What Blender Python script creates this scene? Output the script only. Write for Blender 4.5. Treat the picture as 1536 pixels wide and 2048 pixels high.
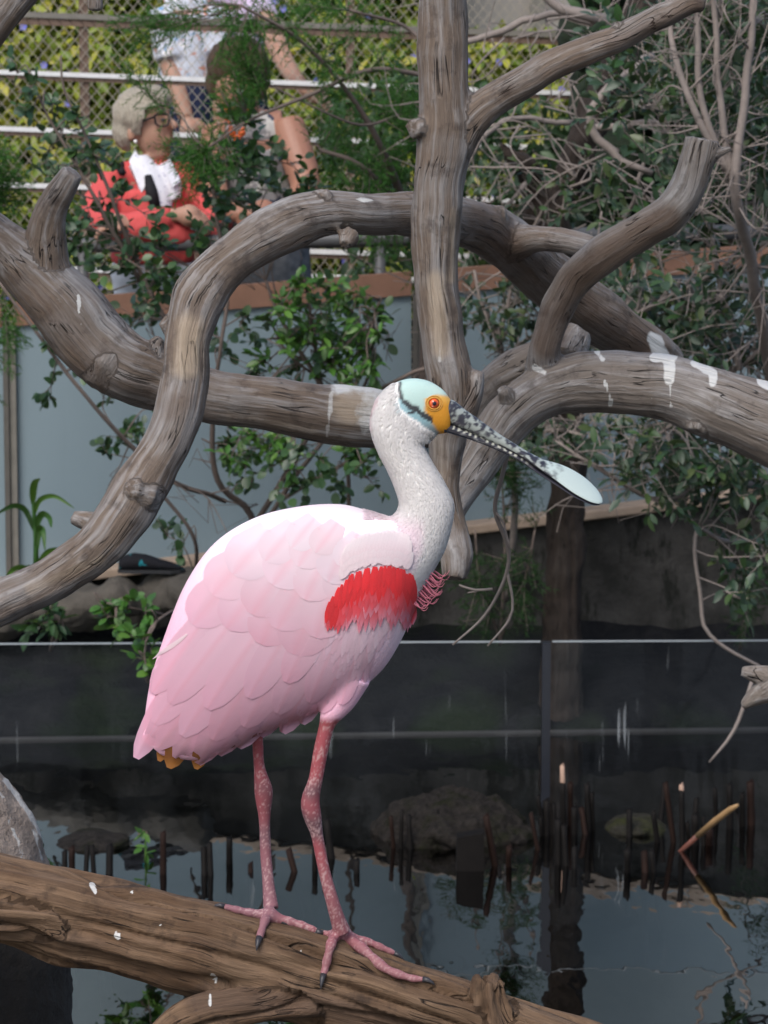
import bpy, bmesh, math, random
import numpy as np
from mathutils import Vector, Matrix, noise
from mathutils.bvhtree import BVHTree

# ------------------------------------------------------------------ camera, sky, sun, exposure
sc = bpy.context.scene
for o in list(bpy.data.objects): bpy.data.objects.remove(o)
C = sc.collection
FPX, CH, YH = 6800.0, 2.085, 40.0           # focal length in photo pixels, eye height over the water, horizon row
TH = math.atan((1024 - YH) / FPX)
cam = bpy.data.cameras.new('camera'); cam_o = bpy.data.objects.new('camera', cam); C.objects.link(cam_o)
cam_o.location = (0, 0, CH); cam_o.rotation_euler = (math.pi/2 - TH, 0, 0)
cam.sensor_fit = 'VERTICAL'; cam.sensor_height = 36; cam.lens = FPX / 2048 * 36
cam.clip_start = 0.1; cam.clip_end = 300
cam.dof.use_dof = True; cam.dof.focus_distance = 4.25; cam.dof.aperture_fstop = 21
sc.camera = cam_o

w = bpy.data.worlds.new('World'); sc.world = w; w.use_nodes = True
nt = w.node_tree; bg = nt.nodes['Background']
sky = nt.nodes.new('ShaderNodeTexSky'); sky.sky_type = 'NISHITA'; sky.sun_disc = False
SUN_EL, SUN_AZ = math.radians(50), math.radians(206)      # azimuth measured clockwise from +Y: high, behind the camera's left shoulder
sky.sun_elevation = SUN_EL; sky.sun_rotation = SUN_AZ
sky.air_density = 1.0; sky.dust_density = 3.0; sky.ozone_density = 1.0; sky.altitude = 50
nt.links.new(sky.outputs[0], bg.inputs[0]); bg.inputs[1].default_value = 0.135
sun = bpy.data.lights.new('sun', 'SUN'); sun.energy = 1.4; sun.angle = math.radians(32); sun.color = (1, .985, .96)
sun_o = bpy.data.objects.new('sun', sun); C.objects.link(sun_o)
sd = Vector((math.sin(SUN_AZ)*math.cos(SUN_EL), math.cos(SUN_AZ)*math.cos(SUN_EL), math.sin(SUN_EL)))
sun_o.rotation_euler = sd.to_track_quat('Z', 'Y').to_euler(); sun_o.location = sd * 20
sc.view_settings.view_transform = 'Standard'; sc.view_settings.look = 'None'
sc.view_settings.exposure = 0.62; sc.view_settings.gamma = 1
sc.render.engine = 'CYCLES'; sc.cycles.use_denoising = True
sc.cycles.max_bounces = 8; sc.cycles.transparent_max_bounces = 16; sc.cycles.caustics_reflective = False; sc.cycles.caustics_refractive = False
sc.cycles.sample_clamp_indirect = 6

# ------------------------------------------------------------------ helpers
rng = random.Random(7)
nrs = np.random.RandomState(11)
cT, sT = math.cos(TH), math.sin(TH)
def P(px, py, Y):                      # the world point at depth Y that the photograph shows at this pixel
    a, b = (px - 768) / FPX, (1024 - py) / FPX
    d = Vector((a, cT + b*sT, -sT + b*cT)); t = Y / d.y
    return Vector((d.x*t, Y, CH + d.z*t))
def U(px, Y): return px * Y / FPX      # photo pixels to metres at depth Y
def WY(py):                            # depth at which the water surface shows at this row
    b = (1024 - py) / FPX
    return CH * (cT + b*sT) / (sT - b*cT)
def pix(co):                           # arrays of world points -> photo pixels
    co = np.asarray(co, dtype=float).reshape(-1, 3)
    x, y, z = co[:, 0], co[:, 1], co[:, 2] - CH
    dep = y*cT - z*sT; up = y*sT + z*cT
    return 768 + FPX*x/dep, 1024 - FPX*up/dep

def link(o, parent=None):
    C.objects.link(o)
    if parent is not None:
        o.parent = parent
        o.matrix_parent_inverse = Matrix.Translation(parent.location).inverted() if parent.type == 'EMPTY' and parent.parent is None else Matrix.Identity(4)
    return o
def mesh_obj(name, verts, faces, mat, parent=None, smooth=True):
    me = bpy.data.meshes.new(name); me.from_pydata([tuple(v) for v in verts], [], faces); me.update()
    if smooth: me.polygons.foreach_set('use_smooth', [True]*len(me.polygons))
    if mat: me.materials.append(mat)
    return link(bpy.data.objects.new(name, me), parent)
def tag(o, label, cat=None, group=None, kind=None):
    if label: o['label'] = label
    if cat: o['category'] = cat
    if group: o['group'] = group
    if kind: o['kind'] = kind
    return o
def thing(name, label, cat, loc=(0,0,0), group=None):
    o = bpy.data.objects.new(name, None); o.empty_display_size = .05; o.location = loc; C.objects.link(o)
    return tag(o, label, cat, group)
def struct(o): o['kind'] = 'structure'; return o
def stuff(o): o['kind'] = 'stuff'; return o
def set_attr(me, name, arr, kind='FLOAT_COLOR', dom='POINT'):
    a = me.attributes.new(name, kind, dom); arr = np.asarray(arr, dtype=np.float32)
    if kind == 'FLOAT_COLOR':
        if arr.shape[1] == 3: arr = np.concatenate([arr, np.ones((len(arr), 1), np.float32)], 1)
        a.data.foreach_set('color', arr.ravel())
    elif kind == 'FLOAT_VECTOR': a.data.foreach_set('vector', arr.ravel())
    else: a.data.foreach_set('value', arr.ravel())

class MB:                              # collects geometry for one mesh
    def __init__(s): s.v, s.f = [], []
    def box(s, c, h, R=None):
        n = len(s.v)
        for i in range(8):
            p = Vector(((1 if i & 1 else -1)*h[0], (1 if i & 2 else -1)*h[1], (1 if i & 4 else -1)*h[2]))
            s.v.append(Vector(c) + (R @ p if R else p))
        s.f += [[n+j for j in q] for q in ((0,2,3,1),(4,5,7,6),(0,1,5,4),(2,6,7,3),(0,4,6,2),(1,3,7,5))]
        return s
    def hexa(s, pts):                  # 8 explicit corners, box order
        n = len(s.v); s.v += [Vector(p) for p in pts]
        s.f += [[n+j for j in q] for q in ((0,2,3,1),(4,5,7,6),(0,1,5,4),(2,6,7,3),(0,4,6,2),(1,3,7,5))]
        return s
    def tube(s, pts, rad, seg=8, cap=True, flat=None):
        pts = [Vector(p) for p in pts]; n0 = len(s.v); N = len(pts)
        if not hasattr(rad, '__len__'): rad = [rad]*N
        t0 = (pts[1]-pts[0]).normalized(); up = Vector((0,0,1)) if abs(t0.z) < .9 else Vector((1,0,0))
        a = t0.cross(up).normalized()
        for i, p in enumerate(pts):
            t = (pts[min(i+1, N-1)] - pts[max(i-1, 0)])
            t = t.normalized() if t.length > 1e-9 else t0
            a = (a - t*a.dot(t)); a = a.normalized() if a.length > 1e-6 else t.orthogonal().normalized()
            b = t.cross(a)
            for k in range(seg):
                q = 2*math.pi*k/seg
                s.v.append(p + (a*math.cos(q) + b*math.sin(q)*(flat or 1))*rad[i])
        for i in range(N-1):
            for k in range(seg):
                k2 = (k+1) % seg
                s.f.append([n0+i*seg+k, n0+i*seg+k2, n0+(i+1)*seg+k2, n0+(i+1)*seg+k])
        if cap:
            s.f.append([n0+k for k in range(seg)][::-1]); s.f.append([n0+(N-1)*seg+k for k in range(seg)])
        return s
    def ball(s, c, r, R=None, seg=16, rings=10):
        n0 = len(s.v); c = Vector(c)
        if not hasattr(r, '__len__'): r = (r, r, r)
        for i in range(rings+1):
            th = math.pi*i/rings
            for k in range(seg):
                ph = 2*math.pi*k/seg
                p = Vector((r[0]*math.sin(th)*math.cos(ph), r[1]*math.sin(th)*math.sin(ph), r[2]*math.cos(th)))
                s.v.append(c + (R @ p if R else p))
        for i in range(rings):
            for k in range(seg):
                k2 = (k+1) % seg
                s.f.append([n0+i*seg+k, n0+(i+1)*seg+k, n0+(i+1)*seg+k2, n0+i*seg+k2])
        return s
    def loft(s, rings, cap=True):
        n0 = len(s.v); K = len(rings[0])
        for r in rings: s.v += [Vector(p) for p in r]
        for i in range(len(rings)-1):
            for k in range(K):
                k2 = (k+1) % K
                s.f.append([n0+i*K+k, n0+i*K+k2, n0+(i+1)*K+k2, n0+(i+1)*K+k])
        if cap:
            s.f.append([n0+k for k in range(K)][::-1]); s.f.append([n0+(len(rings)-1)*K+k for k in range(K)])
        return s
    def build(s, name, mat, parent=None, smooth=True): return mesh_obj(name, s.v, s.f, mat, parent, smooth)

def spline(ctrl, step=None, n=None):   # Catmull-Rom through rows of numbers
    A = np.array(ctrl, dtype=float); out = []
    B = np.vstack([2*A[0]-A[1], A, 2*A[-1]-A[-2]])
    for i in range(len(A)-1):
        p0, p1, p2, p3 = B[i:i+4]
        k = n or max(2, int(np.linalg.norm((p2-p1)[:3]) / step))
        for j in range(k):
            t = j/k
            out.append(.5*((2*p1) + (-p0+p2)*t + (2*p0-5*p1+4*p2-p3)*t*t + (-p0+3*p1-3*p2+p3)*t**3))
    out.append(A[-1]); return np.array(out)
def chain(pts, step=.01):              # (px,py,Y,rpx) rows -> sampled world points and radii
    rows = []
    for px, py, Y, r in pts:
        p = P(px, py, Y); rows.append((p.x, p.y, p.z, U(r, Y)))
    s = spline(rows, step=step); return s[:, :3], np.maximum(s[:, 3], 1e-4)

def remesh(mb, voxel, smooth=3):       # one continuous skin round everything in mb
    me = bpy.data.meshes.new('tmp'); me.from_pydata([tuple(v) for v in mb.v], [], mb.f); me.update()
    bm = bmesh.new(); bm.from_mesh(me); bmesh.ops.remove_doubles(bm, verts=bm.verts, dist=1e-6)
    bmesh.ops.recalc_face_normals(bm, faces=bm.faces); bm.to_mesh(me); bm.free()
    o = bpy.data.objects.new('tmp', me); C.objects.link(o)
    m = o.modifiers.new('r', 'REMESH'); m.mode = 'VOXEL'; m.voxel_size = voxel
    if smooth:
        k = o.modifiers.new('s', 'SMOOTH'); k.factor = .5; k.iterations = smooth
    dg = bpy.context.evaluated_depsgraph_get(); dg.update()
    r = bpy.data.meshes.new_from_object(o.evaluated_get(dg))
    bpy.data.objects.remove(o); bpy.data.meshes.remove(me)
    r.polygons.foreach_set('use_smooth', [True]*len(r.polygons))
    return r
def coords(me):
    a = np.empty(len(me.vertices)*3, np.float32); me.vertices.foreach_get('co', a); return a.reshape(-1, 3).astype(float)
def normals(me):
    a = np.empty(len(me.vertices)*3, np.float32); me.vertices.foreach_get('normal', a); return a.reshape(-1, 3).astype(float)
def nz(p): return noise.noise(p)
def noise_arr(q): return np.array([noise.noise(Vector(p)) for p in q])
def sstep(a, b, x): t = np.clip((x-a)/(b-a), 0, 1); return t*t*(3-2*t)
def mixc(a, b, t): t = np.asarray(t)[:, None]; return a*(1-t) + b*t
def segdist(x, y, poly):               # distance of points to a polyline in pixels
    best = np.full(len(x), 1e9)
    for (x0, y0), (x1, y1) in zip(poly[:-1], poly[1:]):
        dx, dy = x1-x0, y1-y0; L = dx*dx+dy*dy
        t = np.clip(((x-x0)*dx+(y-y0)*dy)/L, 0, 1)
        best = np.minimum(best, np.hypot(x-x0-t*dx, y-y0-t*dy))
    return best

# ------------------------------------------------------------------ materials
class NT:
    def __init__(s, name):
        s.m = bpy.data.materials.new(name); s.m.use_nodes = True; s.t = s.m.node_tree
        s.p = s.t.nodes['Principled BSDF']; s.out = s.t.nodes['Material Output']
    def n(s, kind, **kw):
        nd = s.t.nodes.new(kind)
        for k, v in kw.items():
            if k.startswith('i_'):
                key = k[2:]; key = int(key) if key.isdigit() else key.replace('_', ' ')
                nd.inputs[key].default_value = v
            else: setattr(nd, k, v)
        return nd
    def l(s, a, b): s.t.links.new(a, b)
    def coord(s, scale=(1,1,1), attr=None):
        mp = s.n('ShaderNodeMapping'); mp.inputs['Scale'].default_value = scale
        if attr: src = s.n('ShaderNodeAttribute', attribute_name=attr).outputs['Vector']
        else: src = s.n('ShaderNodeTexCoord').outputs['Object']
        s.l(src, mp.inputs[0]); return mp.outputs[0]
    def noise(s, vec, scale, detail=4, rough=.55, dist=0):
        nd = s.n('ShaderNodeTexNoise'); nd.inputs['Scale'].default_value = scale; nd.inputs['Detail'].default_value = detail
        nd.inputs['Roughness'].default_value = rough; nd.inputs['Distortion'].default_value = dist
        s.l(vec, nd.inputs['Vector']); return nd.outputs['Fac']
    def ramp(s, fac, stops, interp='LINEAR'):
        nd = s.n('ShaderNodeValToRGB'); e = nd.color_ramp.elements; nd.color_ramp.interpolation = interp
        while len(e) < len(stops): e.new(.5)
        for el, (p, c) in zip(e, stops):
            el.position = p; el.color = (c, c, c, 1) if not hasattr(c, '__len__') else (*c, 1)
        s.l(fac, nd.inputs[0]); return nd.outputs[0]
    def mix(s, fac, a, b, mode='MIX'):
        nd = s.n('ShaderNodeMix', data_type='RGBA', blend_type=mode)
        for sock, v in ((nd.inputs[0], fac), (nd.inputs[6], a), (nd.inputs[7], b)):
            if isinstance(v, (int, float)): sock.default_value = v
            elif hasattr(v, '__len__'): sock.default_value = (*v, 1)
            else: s.l(v, sock)
        return nd.outputs[2]
    def math(s, op, a, b=None):
        nd = s.n('ShaderNodeMath', operation=op)
        for sock, v in ((nd.inputs[0], a), (nd.inputs[1], b)):
            if v is None: continue
            if isinstance(v, (int, float)): sock.default_value = v
            else: s.l(v, sock)
        return nd.outputs[0]
    def bump(s, h, strength=.5, dist=.01, prev=None):
        nd = s.n('ShaderNodeBump'); nd.inputs['Strength'].default_value = strength; nd.inputs['Distance'].default_value = dist
        s.l(h, nd.inputs['Height'])
        if prev: s.l(prev, nd.inputs['Normal'])
        return nd.outputs[0]
    def done(s, col=None, rough=.6, normal=None, spec=.5):
        if col is not None:
            if hasattr(col, '__len__'): s.p.inputs['Base Color'].default_value = (*col, 1)
            else: s.l(col, s.p.inputs['Base Color'])
        if isinstance(rough, (int, float)): s.p.inputs['Roughness'].default_value = rough
        else: s.l(rough, s.p.inputs['Roughness'])
        s.p.inputs['Specular IOR Level'].default_value = spec
        if normal is not None: s.l(normal, s.p.inputs['Normal'])
        return s.m

def mat_plain(name, col, rough=.6, var=.25, scale=30, bump=.2, bdist=.004, spec=.4):
    t = NT(name); v = t.coord(); f = t.noise(v, scale, 6)
    c = t.mix(f, tuple(x*(1-var) for x in col), tuple(min(1, x*(1+var)) for x in col))
    return t.done(c, rough, t.bump(f, bump, bdist), spec)

def mat_wood(name, grey, brown, dark, browniness=.5, crack=1.0, wet=.75):
    t = NT(name); g = t.coord((1,1,1), 'grain')
    mp = t.n('ShaderNodeMapping'); mp.inputs['Scale'].default_value = (1, 1, .045); t.l(g, mp.inputs[0])
    wv = t.n('ShaderNodeTexNoise'); wv.inputs['Scale'].default_value = 9; t.l(g, wv.inputs['Vector'])   # gentle waver of the grain
    ad = t.n('ShaderNodeVectorMath', operation='MULTIPLY_ADD'); ad.inputs[1].default_value = (.016, .016, 0)
    t.l(wv.outputs['Color'], ad.inputs[0]); t.l(mp.outputs[0], ad.inputs[2]); gv = ad.outputs[0]
    fine = t.noise(gv, 420, 5, .65); mid = t.noise(gv, 110, 5, .6); big = t.noise(g, 9, 5, .6); blot = t.noise(g, 26, 6, .65)
    patch = t.ramp(t.math('ADD', t.math('MULTIPLY', big, .7), t.math('MULTIPLY', mid, .3)), [(.5-.12-(browniness-.5)*.4, 0.), (.5+.12-(browniness-.5)*.4, 1.)])
    c = t.mix(patch, brown, grey)
    c = t.mix(t.ramp(fine, [(.34, 1.), (.58, 0.)]), c, t.mix(.42, c, dark))
    c = t.mix(t.ramp(mid, [(.5, 0.), (.68, .45)]), c, tuple(min(1, x*1.35) for x in grey)); c = t.mix(t.ramp(t.noise(gv, 55, 4, .6), [(.36, .5), (.5, 0.)]), c, t.mix(.3, brown, dark))
    c = t.mix(t.ramp(blot, [(.54, 0.), (.68, .7)]), c, tuple(x*1.2 for x in dark))
    mp2 = t.n('ShaderNodeMapping'); mp2.inputs['Scale'].default_value = (1, 1, .03); mp2.inputs['Location'].default_value = (3, 5, 1); t.l(g, mp2.inputs[0])
    ad2 = t.n('ShaderNodeVectorMath', operation='MULTIPLY_ADD'); ad2.inputs[1].default_value = (.02, .02, 0)
    t.l(wv.outputs['Color'], ad2.inputs[0]); t.l(mp2.outputs[0], ad2.inputs[2])
    ck = t.noise(ad2.outputs[0], 75, 2, .4)
    line = t.ramp(ck, [(.484, 0.), (.5, 1.), (.516, 0.)])
    msk = t.ramp(t.noise(g, 16, 2), [(.5, 0.), (.6, 1.)])
    line = t.math('MULTIPLY', t.math('MULTIPLY', line, msk), crack)
    c = t.mix(line, c, tuple(x*.25 for x in dark))
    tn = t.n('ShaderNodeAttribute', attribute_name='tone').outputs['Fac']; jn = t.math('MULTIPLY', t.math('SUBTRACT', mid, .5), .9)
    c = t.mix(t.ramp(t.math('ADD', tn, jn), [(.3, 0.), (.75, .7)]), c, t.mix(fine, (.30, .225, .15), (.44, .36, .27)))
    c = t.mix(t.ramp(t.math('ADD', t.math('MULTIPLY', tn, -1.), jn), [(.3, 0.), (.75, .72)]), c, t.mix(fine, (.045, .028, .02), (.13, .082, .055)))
    wh = t.n('ShaderNodeAttribute', attribute_name='white')
    wf = t.ramp(t.math('ADD', wh.outputs['Fac'], t.math('MULTIPLY', t.math('SUBTRACT', blot, .5), .9)), [(.42, 0.), (.62, .85)])
    c = t.mix(wf, c, (.62, .62, .60))
    h = t.math('ADD', t.math('MULTIPLY', fine, .5), t.math('MULTIPLY', mid, 1.0))
    h = t.math('SUBTRACT', h, t.math('MULTIPLY', line, 1.2))
    return t.done(c, wet, t.bump(h, .8, .005), .3)

def mat_leaf(name, cols, rough=.38, spec=.5, trans=.25):
    t = NT(name)
    gi = t.n('ShaderNodeNewGeometry'); oi = t.n('ShaderNodeObjectInfo')
    r = t.math('FRACT', t.math('ADD', gi.outputs['Random Per Island'], oi.outputs['Random']))
    k = len(cols); c = t.ramp(r, [((i+.5)/k, cols[i]) for i in range(k)])
    ns = t.noise(t.n('ShaderNodeTexCoord').outputs['Object'], 60, 3)
    c = t.mix(t.math('MULTIPLY', ns, .5), c, t.mix(.5, c, (.02, .03, .015)))
    t.done(c, rough, None, spec)
    tr = t.n('ShaderNodeBsdfTranslucent'); t.l(t.mix(.3, c, (.2, .3, .03)), tr.inputs['Color'])
    mx = t.n('ShaderNodeMixShader'); mx.inputs[0].default_value = trans
    t.l(t.p.outputs[0], mx.inputs[1]); t.l(tr.outputs[0], mx.inputs[2]); t.l(mx.outputs[0], t.out.inputs['Surface'])
    return t.m
def mat_attr(name, rough=.6, bump_scale=None, bump=.2, bdist=.002, spec=.4, sss=0, speck=None):
    t = NT(name); a = t.n('ShaderNodeAttribute', attribute_name='col'); c = a.outputs['Color']; nrm = None
    if bump_scale:
        f = t.noise(t.n('ShaderNodeTexCoord').outputs['Object'], bump_scale, 5); nrm = t.bump(f, bump, bdist)
        if speck: c = t.mix(t.ramp(f, [(.42, 0.), (.68, speck)]), c, t.mix(.7, c, (.03, .02, .03)))
    if sss: t.p.inputs['Subsurface Weight'].default_value = sss; t.p.inputs['Subsurface Radius'].default_value = (.01, .005, .004); t.p.inputs['Subsurface Scale'].default_value = .4
    return t.done(c, rough, nrm, spec)
# ------------------------------------------------------------------ the setting: water, pond bed, bank, paths
t = NT('water')
v = t.coord((1, .35, 1)); f1 = t.noise(v, 16, 2, .5); f2 = t.noise(t.coord((1, .5, 1)), 5, 2, .5)
nrm = t.bump(t.math('ADD', t.math('MULTIPLY', f1, .3), f2), .095, .03)
gl = t.n('ShaderNodeBsdfGlossy'); gl.inputs['Roughness'].default_value = .015; t.l(nrm, gl.inputs['Normal'])
tp = t.n('ShaderNodeBsdfTransparent'); tp.inputs['Color'].default_value = (.30, .34, .26, 1)
fr = t.n('ShaderNodeFresnel'); fr.inputs['IOR'].default_value = 2.5; t.l(nrm, fr.inputs['Normal'])
fm = t.n('ShaderNodeMath', operation='MULTIPLY', use_clamp=True); fm.inputs[1].default_value = 1.7; t.l(fr.outputs[0], fm.inputs[0])
mx = t.n('ShaderNodeMixShader'); t.l(fm.outputs[0], mx.inputs[0]); t.l(tp.outputs[0], mx.inputs[1]); t.l(gl.outputs[0], mx.inputs[2])
t.l(mx.outputs[0], t.out.inputs['Surface']); M_water = t.m
struct(mesh_obj('water', [(-9,-4,0),(9,-4,0),(9,10.6,0),(-9,10.6,0)], [[0,1,2,3]], M_water))

t = NT('mud'); v = t.coord(); f = t.noise(v, 3, 8, .65); g = t.noise(v, 14, 6)
c = t.mix(t.ramp(f, [(.45, 0.), (.62, 1.)]), (.014, .013, .010), (.07, .07, .014))
M_mud = t.done(t.mix(t.ramp(g, [(.4, 0.), (.7, .5)]), c, (.02, .016, .012)), .9, t.bump(g, .4, .02))
bv, bf = [], []
for j in range(121):
    for i in range(145):
        x, y = -9 + i*.125, -4 + j*.125
        bv.append((x, y, -.32 + .05*nz(Vector((x*1.3, y*1.3, 3))) + .265*math.exp(-((x-.55)/.75)**2 - ((y-8.45)/.35)**2)))
for j in range(120):
    for i in range(144):
        a = j*145+i; bf.append([a, a+1, a+146, a+145])
struct(mesh_obj('pond_bed', bv, bf, M_mud))

def zsill(x): return .455 + (x + .53) * .122          # the ledge climbs to the right
def ywall(x): return 10.42
def ybank(x): return 9.84 + .065*x
# bank: dark earth behind the glass, running from the water's edge up to the foot of the wall
t = NT('soil'); v = t.coord(); f = t.noise(v, 9, 8, .7); g = t.noise(v, 45, 5, .6); b = t.noise(v, 2.2, 3)
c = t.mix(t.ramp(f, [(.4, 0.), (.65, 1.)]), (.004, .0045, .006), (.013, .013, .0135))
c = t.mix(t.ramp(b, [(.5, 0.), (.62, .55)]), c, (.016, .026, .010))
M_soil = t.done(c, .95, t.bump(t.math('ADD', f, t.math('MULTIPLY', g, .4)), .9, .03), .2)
bv, bf = [], []
NX, NY = 120, 22
for j in range(NY+1):
    for i in range(NX+1):
        x = -4.5 + 9*i/NX; s = j/NY
        y = ybank(x) + s*(10.36 - ybank(x))
        z = .004 + .23*s**.8 + .035*nz(Vector((x*6, y*6, 1)))*min(1, s*5) + .02*nz(Vector((x*20, y*20, 4)))*min(1, s*5)
        bv.append((x, y, z))
for j in range(NY):
    for i in range(NX):
        a = j*(NX+1)+i; bf.append([a, a+1, a+NX+2, a+NX+1])
n = len(bv)
for i in range(NX+1): x = -4.5 + 9*i/NX; bv.append((x, ybank(x)-.004, -.4))
for i in range(NX): bf.append([i+1, i, n+i, n+i+1])
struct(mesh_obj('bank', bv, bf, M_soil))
M_kerb = mat_plain('kerb_concrete', (.045, .042, .04), .85, .4, 18, .5, .01)
mb = MB(); 
mb.hexa([(x, ybank(x)-.03+dy, z) for z in (-.35, .008) for dy in (0, .014) for x in (-4.5, 4.5)])
struct(mb.build('bank_kerb', M_kerb, None, False))
# the visitors' path behind the panels and the higher one behind the mesh fence
M_path = mat_plain('path_paving', (.24, .20, .16), .85, .25, 8, .3, .01)
mb = MB(); mb.hexa([(x, y, z + (.03*x if z > 0 else 0)) for z in (-.4, .40) for y in (10.46, 12.55) for x in (-5, 5)]); struct(mb.build('path', M_path, None, False))
mb = MB(); mb.hexa([(x, y, z) for z in (-.4, .80) for y in (12.55, 30) for x in (-14, 14)]); struct(mb.build('upper_ground', M_soil, None, False))

# ------------------------------------------------------------------ retaining wall, ledge, blue panel wall
t = NT('mossy_concrete'); v = t.coord(); f = t.noise(v, 4, 8, .65); g = t.noise(v, 30, 6, .6); k = t.noise(t.coord((1, 1, .35)), 9, 6, .7)
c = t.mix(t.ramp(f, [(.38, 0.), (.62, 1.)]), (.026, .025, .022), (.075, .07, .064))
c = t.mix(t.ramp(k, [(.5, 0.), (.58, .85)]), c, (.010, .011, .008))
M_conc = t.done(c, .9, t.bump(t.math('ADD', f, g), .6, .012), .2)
rw = thing('retaining_wall', 'dark mossy concrete retaining wall under the pale blue panels', 'wall', (0, 10.4, .1))
NX, NZ = 130, 14; bv, bf = [], []
for j in range(NZ+1):
    for i in range(NX+1):
        x = -4.5 + 9*i/NX; z = .05 + (zsill(x)-.03-.05)*j/NZ
        y = 10.36 - .03*nz(Vector((x*4, z*4, 9))) - .012*nz(Vector((x*15, z*15, 2)))
        bv.append((x, y, z))
for j in range(NZ):
    for i in range(NX):
        a = j*(NX+1)+i; bf.append([a, a+1, a+NX+2, a+NX+1])
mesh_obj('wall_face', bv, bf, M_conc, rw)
M_ledge = mat_plain('ledge_stone', (.36, .27, .20), .85, .3, 14, .5, .008)
edges = [-4.5, -3.3, -2.2, -1.15, -.1, .95, 2.05, 3.2, 4.5]
for a, b in zip(edges[:-1], edges[1:]):
    mb = MB(); a2, b2 = a+.002, b-.002
    mb.hexa([(x, y, zsill(x)+dz) for dz in (-.03, .0) for y in (10.31, 10.45) for x in (a2, b2)])
    o = mb.build('coping_stone', M_ledge, rw, False)
    bv_ = o.modifiers.new('b', 'BEVEL'); bv_.width = .006; bv_.segments = 2
# rough stone ledge in front of the wall on the left, on which the dark shoe lies
mb = MB(); pts, rad = [], []
for i in range(40):
    x = -1.75 + i*.031; pts.append((x, 10.2 + .03*math.sin(i*.6), zsill(x)-.085 + .012*math.sin(i*.9))); rad.append(.085 + .012*math.sin(i*1.7) + .01*math.sin(i*.53))
mb.tube(pts, rad, 14, True, .7)
me = remesh(mb, .014, 2); co = coords(me); nn = normals(me)
d = np.array([.018*nz(Vector(p)*14) + .008*nz(Vector(p)*40) for p in co]); co += nn*d[:, None]
me.vertices.foreach_set('co', co.astype(np.float32).ravel()); me.update()
M_rock = mat_plain('ledge_rock', (.085, .075, .062), .9, .5, 22, .8, .012)
me.materials.append(M_rock); lr = link(bpy.data.objects.new('stone_ledge', me)); tag(lr, 'rough grey stone ledge under the dark shoe beside the corn-like plant', 'ledge')

t = NT('blue_panel'); v = t.coord(); f = t.noise(v, 1.5, 4); g = t.noise(t.coord((9, 1, .6)), 5, 5, .6)
c = t.mix(f, (.165, .222, .252), (.185, .243, .272)); c = t.mix(t.ramp(g, [(.55, 0.), (.75, .25)]), c, (.15, .20, .22))
M_blue = t.done(c, .42, None, .4)
M_post = mat_plain('post_metal', (.085, .078, .068), .6, .3, 25, .2, .003)
M_postl = mat_plain('post_metal_pale', (.16, .15, .13), .6, .3, 25, .2, .003)
M_rust = mat_plain('rust_board', (.19, .10, .066), .75, .35, 14, .3, .004)
pw = thing('panel_wall', 'pale blue panel wall with dark posts and a rust brown top board', 'wall', (0, 10.42, .4))
joints = [22, 835]; xs = [P(q, 900, 10.42).x for q in joints]; dx = xs[1]-xs[0]
jx = [xs[0]-2*dx, xs[0]-dx, xs[0], xs[1], xs[1]+dx, xs[1]+2*dx]
def ztop(x): return P(30, 652, 10.42).z + (x - P(30, 652, 10.42).x) * ((P(830, 590, 10.42).z - P(30, 652, 10.42).z) / (P(830, 590, 10.42).x - P(30, 652, 10.42).x))
for a, b in zip(jx[:-1], jx[1:]):
    mb = MB(); a2, b2 = a+.02, b-.02
    mb.hexa([(x, y, f_(x)) for f_ in (zsill, ztop) for y in (10.41, 10.425) for x in (a2, b2)])
    mb.build('panel', M_blue, pw, False)
    mb = MB(); mb.hexa([(x, y, ztop(x)+dz) for dz in (.002, .074) for y in (10.395, 10.43) for x in (a2, b2)])
    mb.build('top_board', M_rust, pw, False)
for x in jx:
    p1 = MB().box((x-.008, 10.405, (zsill(x)+ztop(x))/2 - .02), (.0075, .03, (ztop(x)-zsill(x))/2+.02)).build('post', M_post, pw, False)
    MB().box((x+.011, 10.408, (zsill(x)+ztop(x))/2 - .02), (.0105, .022, (ztop(x)-zsill(x))/2+.02)).build('post_cover', M_postl, p1, False)
# dark grey tube handrail the visitors lean on
M_rail = mat_plain('rail_paint', (.07, .072, .075), .45, .2, 30, .05, .001)
hr = thing('handrail', 'dark grey tube handrail under the folded red sleeves', 'handrail', (0, 10.5, .45))
MB().tube([P(x, 487 - .02*(x-330), 10.5) for x in (-700, 100, 500, 900, 1900)], U(16, 10.5), 14).build('rail', M_rail, hr)
for x in (-420, 165, 760, 1360):
    a = P(x, 487 - .02*(x-330), 10.5); MB().tube([a, (a.x, 10.5, .36)], .018, 10).build('post', M_rail, hr)

# ------------------------------------------------------------------ glass barrier standing in the pond
t = NT('glass'); v = t.coord((1, 1, .05)); g = t.noise(v, 60, 2, .5); w2 = t.noise(t.coord((1, 1, .5)), 5, 3)
drip = t.math('MULTIPLY', t.ramp(g, [(.645, 0.), (.70, 1.)]), t.ramp(w2, [(.5, 0.), (.6, .42)]))
dot = t.ramp(t.noise(t.coord(), 150, 1, .5), [(.79, 0.), (.82, .5)])
film = t.math('MULTIPLY', t.ramp(t.noise(t.coord(), 3.2, 5), [(.3, 0.), (.8, 1.)]), .028)
dirt = t.math('MAXIMUM', t.math('MAXIMUM', drip, dot), film)
tp = t.n('ShaderNodeBsdfTransparent'); tp.inputs['Color'].default_value = (.88, .94, .99, 1)
gl = t.n('ShaderNodeBsdfGlossy'); gl.inputs['Roughness'].default_value = .02
fr = t.n('ShaderNodeFresnel'); fr.inputs['IOR'].default_value = 1.18
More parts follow.
